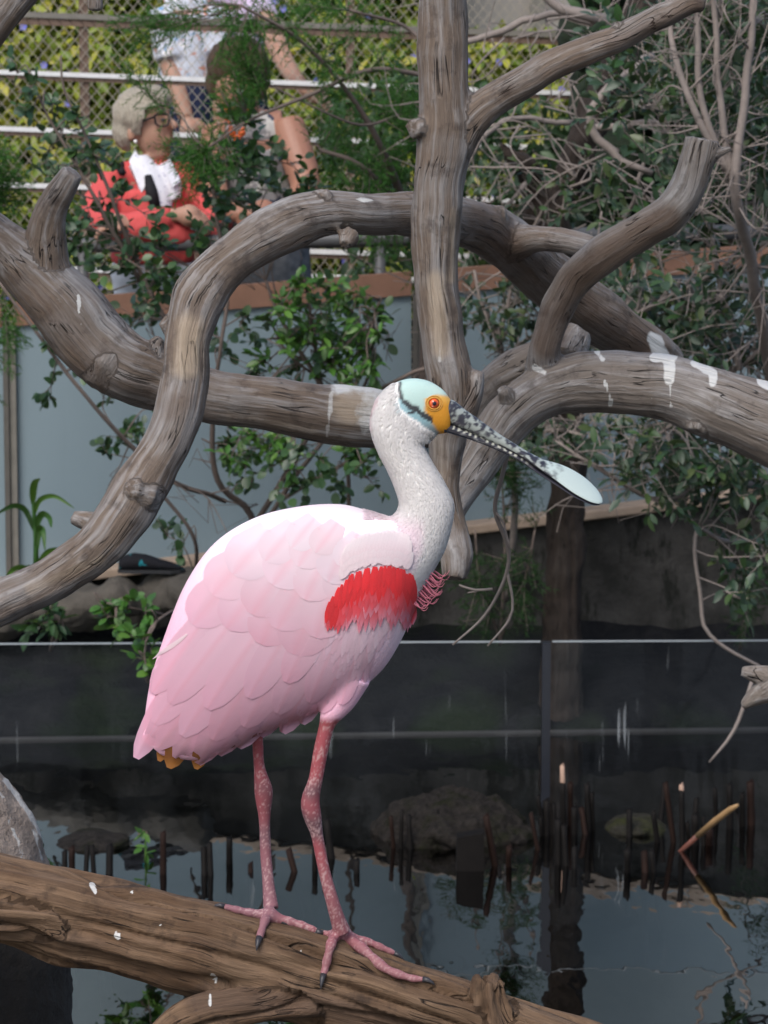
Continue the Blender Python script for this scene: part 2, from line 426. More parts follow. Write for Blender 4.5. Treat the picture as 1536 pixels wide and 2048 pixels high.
mx = t.n('ShaderNodeMixShader'); t.l(fr.outputs[0], mx.inputs[0]); t.l(tp.outputs[0], mx.inputs[1]); t.l(gl.outputs[0], mx.inputs[2])
df = t.n('ShaderNodeBsdfDiffuse'); df.inputs['Color'].default_value = (.35, .38, .40, 1)
mx2 = t.n('ShaderNodeMixShader'); t.l(dirt, mx2.inputs[0]); t.l(mx.outputs[0], mx2.inputs[1]); t.l(df.outputs[0], mx2.inputs[2])
t.l(mx2.outputs[0], t.out.inputs['Surface']); M_glass = t.m
M_gedge = mat_plain('glass_edge', (.30, .33, .35), .3, .2, 20, .05, .001)
M_gpost = mat_plain('black_post', (.012, .014, .02), .35, .3, 20, .05, .001)
gb = thing('glass_barrier', 'low clear glass barrier with a black post standing in the pond', 'barrier', (0, 8.9, -.3))
GY = 8.9; xp = P(1092, 1400, GY).x; ztg = P(1092, 1284, GY).z
def ztg_(x): return ztg - .0045*(x-xp)*-1.0
for a, b in ((-5.2, -2.9), (-2.9, -1.16+.0), (-1.16, xp-.012), (xp+.012, xp+1.7), (xp+1.7, xp+4)):
    if a == -1.16: a = -2.9; 
    if b == -1.16: continue
    mesh_obj('pane', [(a+.004, GY, -.33), (b-.004, GY, -.33), (b-.004, GY, ztg_(b)), (a+.004, GY, ztg_(a))], [[0,1,2,3]], M_glass, gb, False)
    MB().hexa([(x, y, ztg_(x)+dz) for dz in (0, .003) for y in (GY-.005, GY+.005) for x in (a+.004, b-.004)]).build('pane_edge', M_gedge, gb, False)
MB().box((xp, GY, ztg/2-.165), (.0115, .016, ztg/2+.165)).build('post', M_gpost, gb, False)
for xx in (-2.9, xp+1.7): MB().box((xx, GY, ztg/2-.165), (.0035, .016, ztg/2+.165)).build('post', M_gpost, gb, False)
# ------------------------------------------------------------------ driftwood
def wood(name, label, branches, mat, voxel=.0042, lump=.004, ridge=.0016, whites=(), cat='driftwood', groove=0, tones=()):
    mb = MB(); cl, cr, cd, cs, cb = [], [], [], [], []
    for bi, br in enumerate(branches):
        p, r = chain(br, .012)
        wob = np.array([1 + .07*nz(Vector((bi*7.3, i*.11, 2))) for i in range(len(p))])
        r = r*wob
        mb.tube([Vector(q) for q in p], list(r), 22)
        tt = np.gradient(p, axis=0); tt /= np.linalg.norm(tt, axis=1)[:, None]
        s = np.concatenate([[0], np.cumsum(np.linalg.norm(np.diff(p, axis=0), axis=1))])
        cl.append(p); cr.append(r); cd.append(tt); cs.append(s + bi*3.1); cb.append(np.full(len(p), bi))
    cl, cr, cd, cs = np.vstack(cl), np.concatenate(cr), np.vstack(cd), np.concatenate(cs)
    me = remesh(mb, voxel, 4); co = coords(me); nn = normals(me); grain = np.empty_like(co)
    for k in range(0, len(co), 4000):
        q = co[k:k+4000]; d = q[:, None, :] - cl[None]; ds = (d**2).sum(2) / (cr[None]**2)
        # soft blend of nearby centreline samples keeps the grain flowing through the forks
        i = ds.argmin(1); off = d[np.arange(len(q)), i]; T = cd[i]
        l = (off*T).sum(1); per = off - l[:, None]*T
        U1 = np.cross(T, np.array([0, 1., 0])); U1 /= np.linalg.norm(U1, axis=1)[:, None] + 1e-9; U2 = np.cross(T, U1)
        grain[k:k+4000] = np.stack([(per*U1).sum(1), (per*U2).sum(1), cs[i]+l], 1)
    h = np.empty(len(co))
    for i in range(len(co)):
        g = grain[i]; v = Vector(co[i])
        e = lump*(nz(v*11) + .5*nz(v*27)) + ridge*nz(Vector((g[0]*90, g[1]*90, g[2]*6)))
        if groove:
            q = nz(Vector((g[0]*34, g[1]*34, g[2]*2.2))); e -= groove*max(0, 1-abs(q)*7) ; e += groove*.6*nz(Vector((g[0]*60, g[1]*60, g[2]*9)))
            q2 = nz(Vector((g[0]*20+5, g[1]*20, g[2]*5))); e -= groove*1.6*max(0, q2-.25)
        h[i] = e
    co += nn*h[:, None]; me.vertices.foreach_set('co', co.astype(np.float32).ravel()); me.update()
    set_attr(me, 'grain', grain, 'FLOAT_VECTOR')
    x, y = pix(co); wv = np.zeros(len(co)); fac = np.array([nz(Vector(c)*45) for c in co]) if whites else 0
    for poly, wd, amt in whites:
        wv = np.maximum(wv, amt*np.clip(1.25 - (segdist(x, y, poly) + fac*5)/wd, 0, 1))
    set_attr(me, 'white', wv, 'FLOAT'); tv = np.zeros(len(co))
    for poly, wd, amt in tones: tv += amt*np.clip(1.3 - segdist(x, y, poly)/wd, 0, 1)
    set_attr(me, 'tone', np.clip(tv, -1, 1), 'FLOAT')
    me.materials.append(mat)
    return tag(link(bpy.data.objects.new(name, me)), label, cat)

M_drift = mat_wood('driftwood', (.265, .255, .25), (.155, .117, .09), (.04, .03, .026), .36)
M_drift2 = mat_wood('driftwood_pale', (.305, .296, .292), (.19, .16, .136), (.06, .048, .042), .3)
M_perch = mat_wood('perch_wood', (.165, .105, .064), (.095, .053, .028), (.014, .009, .007), .56, 1, .85)

trunk = wood('driftwood', 'upright grey driftwood trunk with one limb rising to the right', [
    [(880,-160,5.0,48),(884,0,5.0,48),(886,130,5.0,49),(890,260,5.0,56),(876,400,5.0,50),(872,540,5.0,45),(885,670,5.0,45),(902,780,5.0,46),(896,880,5.02,38),(890,980,5.02,30),(900,1060,5.02,33),(912,1115,5.0,33),(908,1158,4.99,27)],
    [(890,340,5.0,40),(918,270,5.0,42),(955,222,5.0,38),(993,195,5.0,34),(1050,160,4.99,31),(1118,124,4.98,30),(1190,95,4.97,32),(1243,74,4.97,31),(1300,42,4.96,27),(1345,22,4.95,22),(1385,5,4.95,19),(1409,8,4.95,15)],
    [(868,262,4.99,28),(840,256,4.98,20),(826,258,4.97,19)],
    [(920,830,5.0,34),(945,780,4.99,24),(952,742,4.99,17)],
    [(1235,45,4.96,12),(1238,38,4.96,7)]], M_drift,
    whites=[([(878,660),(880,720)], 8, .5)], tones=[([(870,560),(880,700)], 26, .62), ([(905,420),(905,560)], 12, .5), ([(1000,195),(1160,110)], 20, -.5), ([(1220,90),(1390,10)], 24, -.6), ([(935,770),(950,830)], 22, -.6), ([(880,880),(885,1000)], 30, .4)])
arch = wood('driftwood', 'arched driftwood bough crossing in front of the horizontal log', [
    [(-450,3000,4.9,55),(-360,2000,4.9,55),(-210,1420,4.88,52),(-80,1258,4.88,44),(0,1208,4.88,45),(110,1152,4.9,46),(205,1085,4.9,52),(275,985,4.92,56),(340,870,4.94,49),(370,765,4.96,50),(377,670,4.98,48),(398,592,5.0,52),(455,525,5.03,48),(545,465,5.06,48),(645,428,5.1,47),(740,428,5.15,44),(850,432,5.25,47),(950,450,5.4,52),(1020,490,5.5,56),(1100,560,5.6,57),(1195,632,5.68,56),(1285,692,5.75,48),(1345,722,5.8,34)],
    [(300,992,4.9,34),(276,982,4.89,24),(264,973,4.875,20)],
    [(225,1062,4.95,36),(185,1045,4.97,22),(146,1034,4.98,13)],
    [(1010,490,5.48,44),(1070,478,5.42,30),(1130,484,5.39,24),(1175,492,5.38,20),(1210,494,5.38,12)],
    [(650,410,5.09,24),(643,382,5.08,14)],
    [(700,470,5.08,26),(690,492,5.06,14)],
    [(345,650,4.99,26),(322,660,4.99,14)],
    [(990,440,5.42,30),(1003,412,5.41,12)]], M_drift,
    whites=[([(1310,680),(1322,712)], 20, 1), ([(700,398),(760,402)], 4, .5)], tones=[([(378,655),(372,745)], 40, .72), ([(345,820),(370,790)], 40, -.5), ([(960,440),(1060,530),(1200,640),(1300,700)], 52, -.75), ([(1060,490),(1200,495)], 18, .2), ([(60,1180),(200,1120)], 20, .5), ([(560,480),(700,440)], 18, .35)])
log = wood('driftwood', 'thick horizontal driftwood log with a bent root end and short upright stub', [
    [(-620,2650,5.3,75),(-560,1500,5.3,70),(-420,700,5.3,60),(-280,400,5.3,52),(-120,405,5.3,50),(0,488,5.3,50),(62,545,5.3,58),(130,612,5.3,72),(185,682,5.3,74),(245,728,5.3,70),(320,758,5.32,62),(420,790,5.33,54),(540,808,5.34,56),(650,828,5.35,60),(740,836,5.36,61),(850,845,5.38,54),(905,850,5.4,40)],
    [(95,580,5.3,56),(92,500,5.29,44),(100,430,5.28,34),(122,385,5.27,29),(146,342,5.26,23)],
    [(215,720,5.28,52),(198,748,5.28,38),(192,768,5.28,22)],
    [(300,725,5.3,36),(312,690,5.3,18),(322,676,5.3,10)],
    [(-240,390,5.3,44),(-130,240,5.15,40),(-60,115,5.05,40),(0,35,5.0,37),(70,-55,5.0,33),(140,-130,5.0,30),(190,-95,5.0,22),(192,-40,5.0,17),(191,22,5.0,17)]], M_drift,
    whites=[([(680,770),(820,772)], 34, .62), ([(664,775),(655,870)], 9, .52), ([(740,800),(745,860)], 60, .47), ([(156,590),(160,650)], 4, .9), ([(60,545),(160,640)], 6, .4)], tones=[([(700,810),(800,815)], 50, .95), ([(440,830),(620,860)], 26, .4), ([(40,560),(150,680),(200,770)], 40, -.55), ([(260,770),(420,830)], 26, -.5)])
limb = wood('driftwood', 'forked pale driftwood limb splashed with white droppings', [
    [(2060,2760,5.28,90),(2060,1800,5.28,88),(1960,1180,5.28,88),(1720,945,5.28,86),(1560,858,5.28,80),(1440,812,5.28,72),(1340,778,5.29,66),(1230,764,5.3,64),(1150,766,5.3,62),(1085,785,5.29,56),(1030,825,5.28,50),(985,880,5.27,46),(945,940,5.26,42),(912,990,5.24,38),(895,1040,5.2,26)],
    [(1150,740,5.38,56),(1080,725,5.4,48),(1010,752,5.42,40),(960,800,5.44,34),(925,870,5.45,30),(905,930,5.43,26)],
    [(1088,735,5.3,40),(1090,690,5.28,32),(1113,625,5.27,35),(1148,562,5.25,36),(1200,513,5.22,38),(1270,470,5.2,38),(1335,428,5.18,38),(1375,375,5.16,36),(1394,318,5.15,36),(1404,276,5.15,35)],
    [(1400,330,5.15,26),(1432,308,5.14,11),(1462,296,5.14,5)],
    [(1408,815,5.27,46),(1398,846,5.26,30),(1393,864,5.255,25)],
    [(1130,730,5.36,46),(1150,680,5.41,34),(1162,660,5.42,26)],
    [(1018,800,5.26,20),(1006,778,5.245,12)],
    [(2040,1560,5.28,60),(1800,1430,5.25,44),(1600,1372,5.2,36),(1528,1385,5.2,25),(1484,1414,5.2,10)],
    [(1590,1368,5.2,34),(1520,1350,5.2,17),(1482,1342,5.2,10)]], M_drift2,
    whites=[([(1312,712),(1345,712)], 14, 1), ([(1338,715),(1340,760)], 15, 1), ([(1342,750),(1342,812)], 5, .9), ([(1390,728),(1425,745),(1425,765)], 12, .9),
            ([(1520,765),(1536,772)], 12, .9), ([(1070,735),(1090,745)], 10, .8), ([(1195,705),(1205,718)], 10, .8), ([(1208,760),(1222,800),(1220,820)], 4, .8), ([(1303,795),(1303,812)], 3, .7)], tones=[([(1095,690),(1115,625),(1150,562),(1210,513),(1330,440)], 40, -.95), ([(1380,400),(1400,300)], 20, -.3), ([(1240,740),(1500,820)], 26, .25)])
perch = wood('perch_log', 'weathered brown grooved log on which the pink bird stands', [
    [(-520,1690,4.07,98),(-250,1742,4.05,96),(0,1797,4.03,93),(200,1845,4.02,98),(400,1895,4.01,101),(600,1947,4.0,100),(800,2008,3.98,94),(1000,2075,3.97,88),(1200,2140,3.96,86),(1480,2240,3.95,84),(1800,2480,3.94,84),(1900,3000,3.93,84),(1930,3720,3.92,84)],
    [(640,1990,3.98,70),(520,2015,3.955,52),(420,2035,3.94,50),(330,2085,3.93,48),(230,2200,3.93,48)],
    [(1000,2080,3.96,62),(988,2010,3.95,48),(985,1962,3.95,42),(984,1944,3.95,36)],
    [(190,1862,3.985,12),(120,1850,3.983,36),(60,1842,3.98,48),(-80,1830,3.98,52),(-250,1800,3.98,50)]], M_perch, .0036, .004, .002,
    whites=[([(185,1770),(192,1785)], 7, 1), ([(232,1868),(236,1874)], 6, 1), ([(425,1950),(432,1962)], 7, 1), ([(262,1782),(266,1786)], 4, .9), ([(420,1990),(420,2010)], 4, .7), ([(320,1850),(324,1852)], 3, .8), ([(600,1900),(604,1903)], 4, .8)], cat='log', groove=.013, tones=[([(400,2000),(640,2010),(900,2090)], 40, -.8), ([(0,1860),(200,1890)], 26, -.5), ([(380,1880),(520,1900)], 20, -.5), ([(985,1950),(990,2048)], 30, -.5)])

# ------------------------------------------------------------------ rocks
def rock(name, label, mb, voxel, amp, freq, mat, whites=()):
    me = remesh(mb, voxel, 2); co = coords(me); nn = normals(me)
    h = np.array([amp*(nz(Vector(c)*freq) + .6*nz(Vector(c)*freq*2.3) + .35*nz(Vector(c)*freq*6) + .22*nz(Vector(c)*freq*14)) for c in co])
    co += nn*h[:, None]; me.vertices.foreach_set('co', co.astype(np.float32).ravel()); me.update()
    x, y = pix(co); wv = np.zeros(len(co))
    fz = np.array([nz(Vector(c)*60) for c in co]) if whites else 0
    for poly, wd, amt in whites: wv = np.maximum(wv, amt*np.clip(1.2 - (segdist(x, y, poly)+fz*5)/wd, 0, 1))
    set_attr(me, 'white', wv, 'FLOAT'); me.materials.append(mat)
    return tag(link(bpy.data.objects.new(name, me)), label, 'rock')
def mat_rock(name, a, b, moss=None, wetz=None, sc_=22, spec=.35):
    t = NT(name); v = t.coord(); f = t.noise(v, sc_, 9, .7); g = t.noise(v, sc_*5, 5, .65)
    c = t.mix(t.ramp(f, [(.35, 0.), (.68, 1.)]), a, b)
    c = t.mix(t.ramp(g, [(.55, 0.), (.75, .8)]), c, tuple(x*.3 for x in a))
    if moss: c = t.mix(t.ramp(t.noise(v, 13, 5), [(.5, 0.), (.66, .8)]), c, moss)
    wh = t.n('ShaderNodeAttribute', attribute_name='white')
    wf = t.ramp(t.math('ADD', wh.outputs['Fac'], t.math('MULTIPLY', t.math('SUBTRACT', g, .5), 1.1)), [(.45, 0.), (.65, .8)])
    c = t.mix(wf, c, (.55, .54, .52))
    rough = .85
    if wetz is not None:      # waterlogged base: dark algae up to the splash line
        sp = t.n('ShaderNodeSeparateXYZ'); t.l(v, sp.inputs[0])
        k = t.ramp(t.math('ADD', t.math('MULTIPLY', t.math('SUBTRACT', sp.outputs[2], wetz), 6), t.math('MULTIPLY', f, .8)), [(.3, 1.), (.6, 0.)])
        c = t.mix(k, c, t.mix(f, (.008, .007, .006), (.022, .018, .015)))
    return t.done(c, rough, t.bump(t.math('ADD', f, t.math('MULTIPLY', g, .6)), 1.0, .012), spec)
M_stone = mat_rock('pillar_stone', (.18, .142, .118), (.36, .295, .25), None, P(0, 1870, 4.1).z)
mb = MB()
rows = [(1455,4.34,60),(1500,4.34,120),(1560,4.33,175),(1650,4.33,225),(1760,4.33,272),(1900,4.32,300),(2048,4.32,312),(2400,4.32,335),(3000,4.32,360),(3420,4.32,372)]
mb.loft([[P(-155, y, Y) + Vector((U(r, Y)*math.cos(a), U(r, Y)*.92*math.sin(a), 0)) for a in [2*math.pi*k/28 for k in range(28)]] for y, Y, r in rows])
rock('rock_pillar', 'rough brown rock with white dropping streaks behind the perch log', mb, .009, .007, 11, M_stone,
     [([(12,1560),(60,1630),(95,1690),(110,1730)], 7, 1), ([(20,1640),(40,1690),(50,1735)], 7, .9), ([(0,1590),(10,1600)], 8, .7), ([(66,1660),(85,1720)], 5, .8)])
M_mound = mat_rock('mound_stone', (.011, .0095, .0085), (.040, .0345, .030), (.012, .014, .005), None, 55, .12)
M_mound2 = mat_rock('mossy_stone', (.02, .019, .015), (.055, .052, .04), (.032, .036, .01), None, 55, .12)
def ball_rock(name, label, cx, top, Y, rx, ry, mat, squash=1.0):
    c = P(cx, top, Y); zt = c.z; m = MB()
    m.ball((c.x, Y, -.02), (U(rx, Y), ry, (zt+.02)*squash), None, 40, 24)
    m.ball((c.x-U(rx*.25, Y), Y+.01, -.02), (U(rx*.6, Y), ry*.8, (zt+.02)*.9), None, 30, 18)
    m.ball((c.x+U(rx*.45, Y), Y, -.03), (U(rx*.62, Y), ry*.85, (zt+.03)*.62), None, 30, 18)
    for k in range(9):
        a = k*2.4; m.ball((c.x+U(rx*.75, Y)*math.cos(a)*rng.uniform(.3, 1), Y+ry*.7*math.sin(a), zt*rng.uniform(0, .45)), (U(rx*rng.uniform(.2, .4), Y), ry*.4, zt*rng.uniform(.25, .5)), None, 16, 10)
    return rock(name, label, m, .0055, .016*min(1, zt*9), 19, mat)
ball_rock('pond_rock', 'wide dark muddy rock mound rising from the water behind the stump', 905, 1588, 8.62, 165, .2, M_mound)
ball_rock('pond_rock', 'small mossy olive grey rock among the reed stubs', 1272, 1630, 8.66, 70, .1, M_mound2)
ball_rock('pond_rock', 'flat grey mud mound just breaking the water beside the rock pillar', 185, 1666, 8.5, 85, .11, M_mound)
# ------------------------------------------------------------------ the pink spoonbill
BY = 4.0
def on_log(px, py, lift):              # a point resting on the perch log under this pixel
    o = Vector((0, 0, CH)); d = (P(px, py, 4.0) - o).normalized()
    h = log_bvh.ray_cast(o, d)
    if h[0] is None: h = log_bvh.find_nearest(P(px, py, 4.0))
    return h[0] + h[1]*lift
pm = perch.data; pco = coords(pm)
log_bvh = BVHTree.FromPolygons([Vector(c) for c in pco], [list(p.vertices) for p in pm.polygons])
bird = thing('spoonbill', 'pink and white spoonbill with scarlet shoulder patch standing on the brown log', 'bird', on_log(620, 1860, 0))
SEC = [((284,1475),(326,1512),12),((300,1365),(398,1520),44),((330,1268),(460,1497),74),((372,1165),(540,1458),100),((430,1085),(620,1428),118),((510,1036),(700,1390),128),
       ((600,1014),(765,1338),126),((680,1010),(808,1268),114),((740,1024),(834,1200),94),((778,1034),(862,1148),72),((794,1022),(889,1097),60),((798,1002),(904,1042),55),
       ((790,975),(905,1003),51),((775,940),(885,960),47),((757,905),(862,922),45),((744,868),(849,893),45),((742,836),(852,882),44),((756,796),(861,880),41),((786,768),(868,875),37),
       ((820,757),(876,869),34),((855,761),(885,867),31),((884,778),(894,866),26),((902,800),(900,862),18)]
rows = spline([(a[0], a[1], b[0], b[1], w) for a, b, w in SEC], n=7)
mb = MB(); K = 40; rings = []
for x0, y0, x1, y1, wd in rows:
    cx, cy = (x0+x1)/2, (y0+y1)/2; ring = []
    for k in range(K):
        a = 2*math.pi*k/K; ca, sa = math.cos(a), math.sin(a)
        sa = math.copysign(abs(sa)**.85, sa)
        q = P(cx + (x0-x1)/2*ca, cy + (y0-y1)/2*ca, BY); ring.append((q.x, q.y + U(wd, BY)*sa, q.z))
    rings.append(ring)
mb.loft(rings)
def tubepx(rows, seg=16):
    p, r = chain(rows, .006); mb.tube([Vector(q) for q in p], list(r), seg)
NL, FL = 3.975, 4.03                   # the near and the far leg
tubepx([(705,1350,NL,40),(684,1395,NL,32),(664,1425,NL,25),(654,1450,NL,16.5),(642,1500,NL,15.5),(631,1560,NL,15),(622,1592,NL,18.5),(621,1615,NL,20),(627,1640,NL,18),(634,1670,NL,13),(648,1740,NL,12.5),(664,1800,NL,14),(676,1840,3.98,16),(684,1864,3.985,19)])
tubepx([(530,1420,FL,24),(516,1462,FL,12.5),(516,1495,FL,11.5),(518,1530,FL,11.5),(522,1555,FL,15),(527,1580,FL,19.5),(528,1605,FL,17),(529,1640,FL,12),(531,1700,FL,12),(536,1760,4.025,12.5),(540,1798,4.02,15),(542,1818,4.015,17)])
TOES = [[(684,1864,15),(722,1898,12),(772,1934,10.5),(818,1953,8.5),(850,1958,6.5)], [(674,1856,13),(660,1896,10.5),(651,1932,9),(648,1950,7)], [(690,1866,12),(738,1876,9),(772,1880,8),(796,1896,6)],
        [(684,1868,10),(664,1852,8),(648,1846,6)],
        [(540,1814,13),(528,1848,10),(517,1880,7.5)], [(536,1814,12),(502,1806,9.5),(474,1796,8),(452,1790,6)], [(548,1816,13),(582,1828,10),(616,1836,9),(640,1846,7)], [(552,1812,10),(566,1806,8),(576,1802,6)]]
mb.ball(on_log(684,1866,U(12,4)), U(21,4)); mb.ball(on_log(542,1818,U(10,4)), U(19,4))
CLAWS = []
for toe in TOES:
    pts = [on_log(x, y, U(r, 4)*.75) for x, y, r in toe]
    s = spline([(p.x, p.y, p.z, U(t_[2], 4)) for p, t_ in zip(pts, toe)], n=5)
    rr = s[:, 3]*np.array([1+.13*math.sin(i*1.6) for i in range(len(s))])
    mb.tube([Vector(q) for q in s[:, :3]], list(rr), 12)
    e, d = pts[-1], (pts[-1]-pts[-2]).normalized(); CLAWS.append((e, d, U(toe[-1][2], 4)))
me = remesh(mb, .0023, 3); co = coords(me)
x, y = pix(co)
jit = np.array([nz(Vector(c)*110) for c in co]); jit2 = np.array([nz(Vector(c)*35) for c in co])
white = np.array([.77, .755, .735]); pinkw = np.array([.86, .66, .69]); pink = np.array([.83, .47, .54])
col = np.tile(white, (len(co), 1))
tb = sstep(1010, 1130, y + (810-x)*.6*(x < 810)); col = mixc(col, np.tile(pinkw, (len(co), 1)), tb*(x < 800))
col = mixc(col, np.tile(pink, (len(co), 1)), sstep(1150, 1240, y)*sstep(846, 828, x))
cream = np.array([.84, .74, .45]); col = mixc(col, np.tile(cream, (len(co), 1)), .55*np.clip(1-segdist(x, y, [(772,1045),(800,1085),(822,1150)])/13, 0, 1))
col = mixc(col, np.tile(np.array([.85, .55, .60]), (len(co), 1)), .45*np.clip(1-segdist(x, y, [(758,790),(740,830),(740,850)])/9, 0, 1))
sF = np.clip((y + (x-560)*-.35 - 1080)/260, 0, 1)[:, None]; fbody = np.array([.87, .75, .79])*(1-sF) + np.array([.88, .51, .64])*sF
col = mixc(col, fbody*.985, sstep(1000, 1050, y + (x-700)*-.1)*sstep(838, 815, x - np.clip(1150-y, 0, 60)*.35)*(y < 1560))
# bare head
bx = np.interp(y, [750,770,790,817,833,844,859,868], [797,795,796,800,818,839,854,872])
hm = sstep(-2, 3, x - bx + jit*3) * (y < 880)
mint = np.array([.41, .56, .52]); bluec = np.array([.26, .42, .46]); org = np.array([.62, .27, .025]); blk = np.array([.018, .016, .022]); grey = np.array([.22, .26, .27])
hc = np.tile(mint, (len(co), 1)); hc = mixc(hc, np.tile(np.array([.62, .72, .60]), (len(co), 1)), .6*sstep(800, 770, y)*sstep(850, 890, x))
band = [(794,770),(798,789),(808,803),(820,813),(838,822),(850,831),(866,846)]
by = np.interp(x, [b[0] for b in band], [b[1] for b in band])
hc = mixc(hc, np.tile(bluec, (len(co), 1)), sstep(0, 10, y - by)*(x < 870)); hc = mixc(hc, np.tile(grey, (len(co), 1)), sstep(840, 862, y))
xo = np.interp(y, [780,797,823,864], [895,850,850,876]); om = sstep(-3, 5, x - xo + jit*4)*sstep(786, 796, y + (880-x)*.12)
hc = mixc(hc, np.tile(org, (len(co), 1)), om); hc = mixc(hc, np.tile(np.array([.72, .42, .10]), (len(co), 1)), .7*om*sstep(815, 795, y))
bw = np.interp(y, [765, 792, 812, 850], [8, 6.5, 5.5, 3])
hc = mixc(hc, np.tile(blk, (len(co), 1)), sstep(1.3, .6, (segdist(x, y, band) + jit*6 + 2*np.array([nz(Vector(c)*300) for c in co]))/bw)*.95)
hc = mixc(hc, np.tile(blk, (len(co), 1)), sstep(1.2, .6, np.hypot((x-822-(y-826)*.6)/8, (y-826)/3.2)))
col = mixc(col, hc, hm)
# legs
dleg = np.minimum(segdist(x, y, [(684,1395),(654,1450),(621,1610),(684,1864)]), segdist(x, y, [(516,1462),(528,1600),(542,1818)]))
lm = sstep(1432, 1446, y + jit*4)*((dleg < 60) | (y > 1750)) * (y > 1425) * ((x > 600) | (y > 1466))
lred = np.array([.30, .068, .08]); ldk = np.array([.10, .065, .075]); lpk = np.array([.215, .105, .118])
lc = np.tile(lred, (len(co), 1)); lc = mixc(lc, np.tile(ldk, (len(co), 1)), .8*sstep(1545, 1585, y)*sstep(1720, 1660, y)*np.clip(.75+jit2, 0, 1))
lc = mixc(lc, np.tile(lpk, (len(co), 1)), .6*sstep(1690, 1780, y)); lc = mixc(lc, np.tile(np.array([.20, .10, .12]), (len(co), 1)), .7*sstep(570, 540, x)*sstep(1600, 1700, y))
jf = np.array([nz(Vector((c[0]*520, c[1]*520, c[2]*300))) for c in co]); lc = mixc(lc, np.tile(np.array([.52, .36, .35]), (len(co), 1)), .6*sstep(.1, .55, jf + .5*jit2)); lc = mixc(lc, np.tile(np.array([.25, .12, .13]), (len(co), 1)), .5*sstep(1870, 1920, y + (x < 600)*60))
col = mixc(col, lc, lm)
set_attr(me, 'col', col); me.materials.append(mat_attr('bird_skin', .6, 420, .35, .0015, .3, .08))
body = link(bpy.data.objects.new('body', me), bird); body['label'] = 'white neck, bare mint head and red legs'
body_bvh = BVHTree.FromPolygons([Vector(c) for c in co], [list(p.vertices) for p in me.polygons])
M_claw = mat_plain('claw_horn', (.03, .028, .032), .4, .3, 200, .2, .001)
for e, d, r in CLAWS:
    MB().tube([e - d*.002, e + d*.004, e + d*.009 + Vector((0,0,-.002)), e + d*.013 + Vector((0,0,-.005))], [r*1.02, r*.85, r*.5, .0006], 10).build('claw', M_claw, bird)
# eye
def cast(px, py):
    o = Vector((0, 0, CH)); d = (P(px, py, BY) - o).normalized(); h = body_bvh.ray_cast(o, d); return h
h = cast(868, 807); en = (h[1]*.6 + Vector((0,-1,0))*.4).normalized(); ec = h[0] - en*U(5, 4)
t = NT('eye_red'); tc = t.n('ShaderNodeAttribute', attribute_name='col'); M_eye = t.done(tc.outputs['Color'], .08, None, .6)
m = MB().ball((0,0,0), U(11.5, 4), None, 40, 30); R = en.to_track_quat('Z', 'Y').to_matrix()
vs = np.array([v for v in m.v]); r0 = U(11.5, 4); ang = np.arccos(np.clip(vs[:, 2]/r0, -1, 1))
rad = np.sin(ang)*np.where(ang < math.pi/2, 1, 2)*12.5
ecol = np.tile(np.array([.50, .05, .012]), (len(vs), 1)); ecol = mixc(ecol, np.tile(np.array([.72, .13, .02]), (len(vs), 1)), sstep(5, 8, rad)*sstep(10.5, 8.5, rad)); ecol = mixc(ecol, np.tile(np.array([.006, .006, .01]), (len(vs), 1)), sstep(5.2, 4.3, rad)); ecol = mixc(ecol, np.tile(np.array([.05, .015, .008]), (len(vs), 1)), sstep(10.6, 11.4, rad))
o = mesh_obj('eye', [ec + R @ Vector(v) for v in vs], m.f, M_eye, bird); set_attr(o.data, 'col', ecol)
# eyelid folds
M_lid = mat_plain('lid_skin', (.55, .27, .045), .6, .25, 400, .3, .0008)
for rr, tk in ((12.6, 1.8), (16.5, 1.0)):
    ring = []
    for k in range(33):
        a = 2*math.pi*k/32; q = cast(868 + rr*math.cos(a), 807 + rr*.92*math.sin(a)); ring.append(q[0] + q[1]*U(.5, 4))
    MB().tube(ring, U(tk, 4), 8, False).build('eyelid', M_lid, bird)
# the bill: upper and lower mandible, each a loft that flattens into the spoon
def bill(name, sec, colf):
    rows = spline(sec, n=14); rings, cols = [], []; K = 28
    ax = np.gradient(rows[:, :2], axis=0); ax /= np.linalg.norm(ax, axis=1)[:, None]
    for (px, py, hh, wd, roll), (tx, ty) in zip(rows, ax):
        c = P(px, py, BY - U(wd, BY)*0); up = Vector((ty, 0, tx)).normalized(); side = Vector((0, -1, 0)); cr_, sr_ = math.cos(math.radians(roll)), math.sin(math.radians(roll))
        a1 = side*cr_ - up*sr_; a2 = up*cr_ + side*sr_
        ring = []
        for k in range(K):
            a = 2*math.pi*k/K; ring.append(c + a1*U(wd, BY)*math.cos(a) + a2*U(hh, BY)*math.copysign(abs(math.sin(a))**.9, math.sin(a))); cols.append((px, math.cos(a), math.sin(a)))
        rings.append(ring)
    m = MB().loft(rings); o = m.build(name, None, bird); cols = np.array(cols); co_ = coords(o.data)
    set_attr(o.data, 'col', colf(co_, cols)); o.data.materials.append(M_bill); return o
M_bill = mat_attr('bill_horn', .38, 500, .3, .0012, .5)
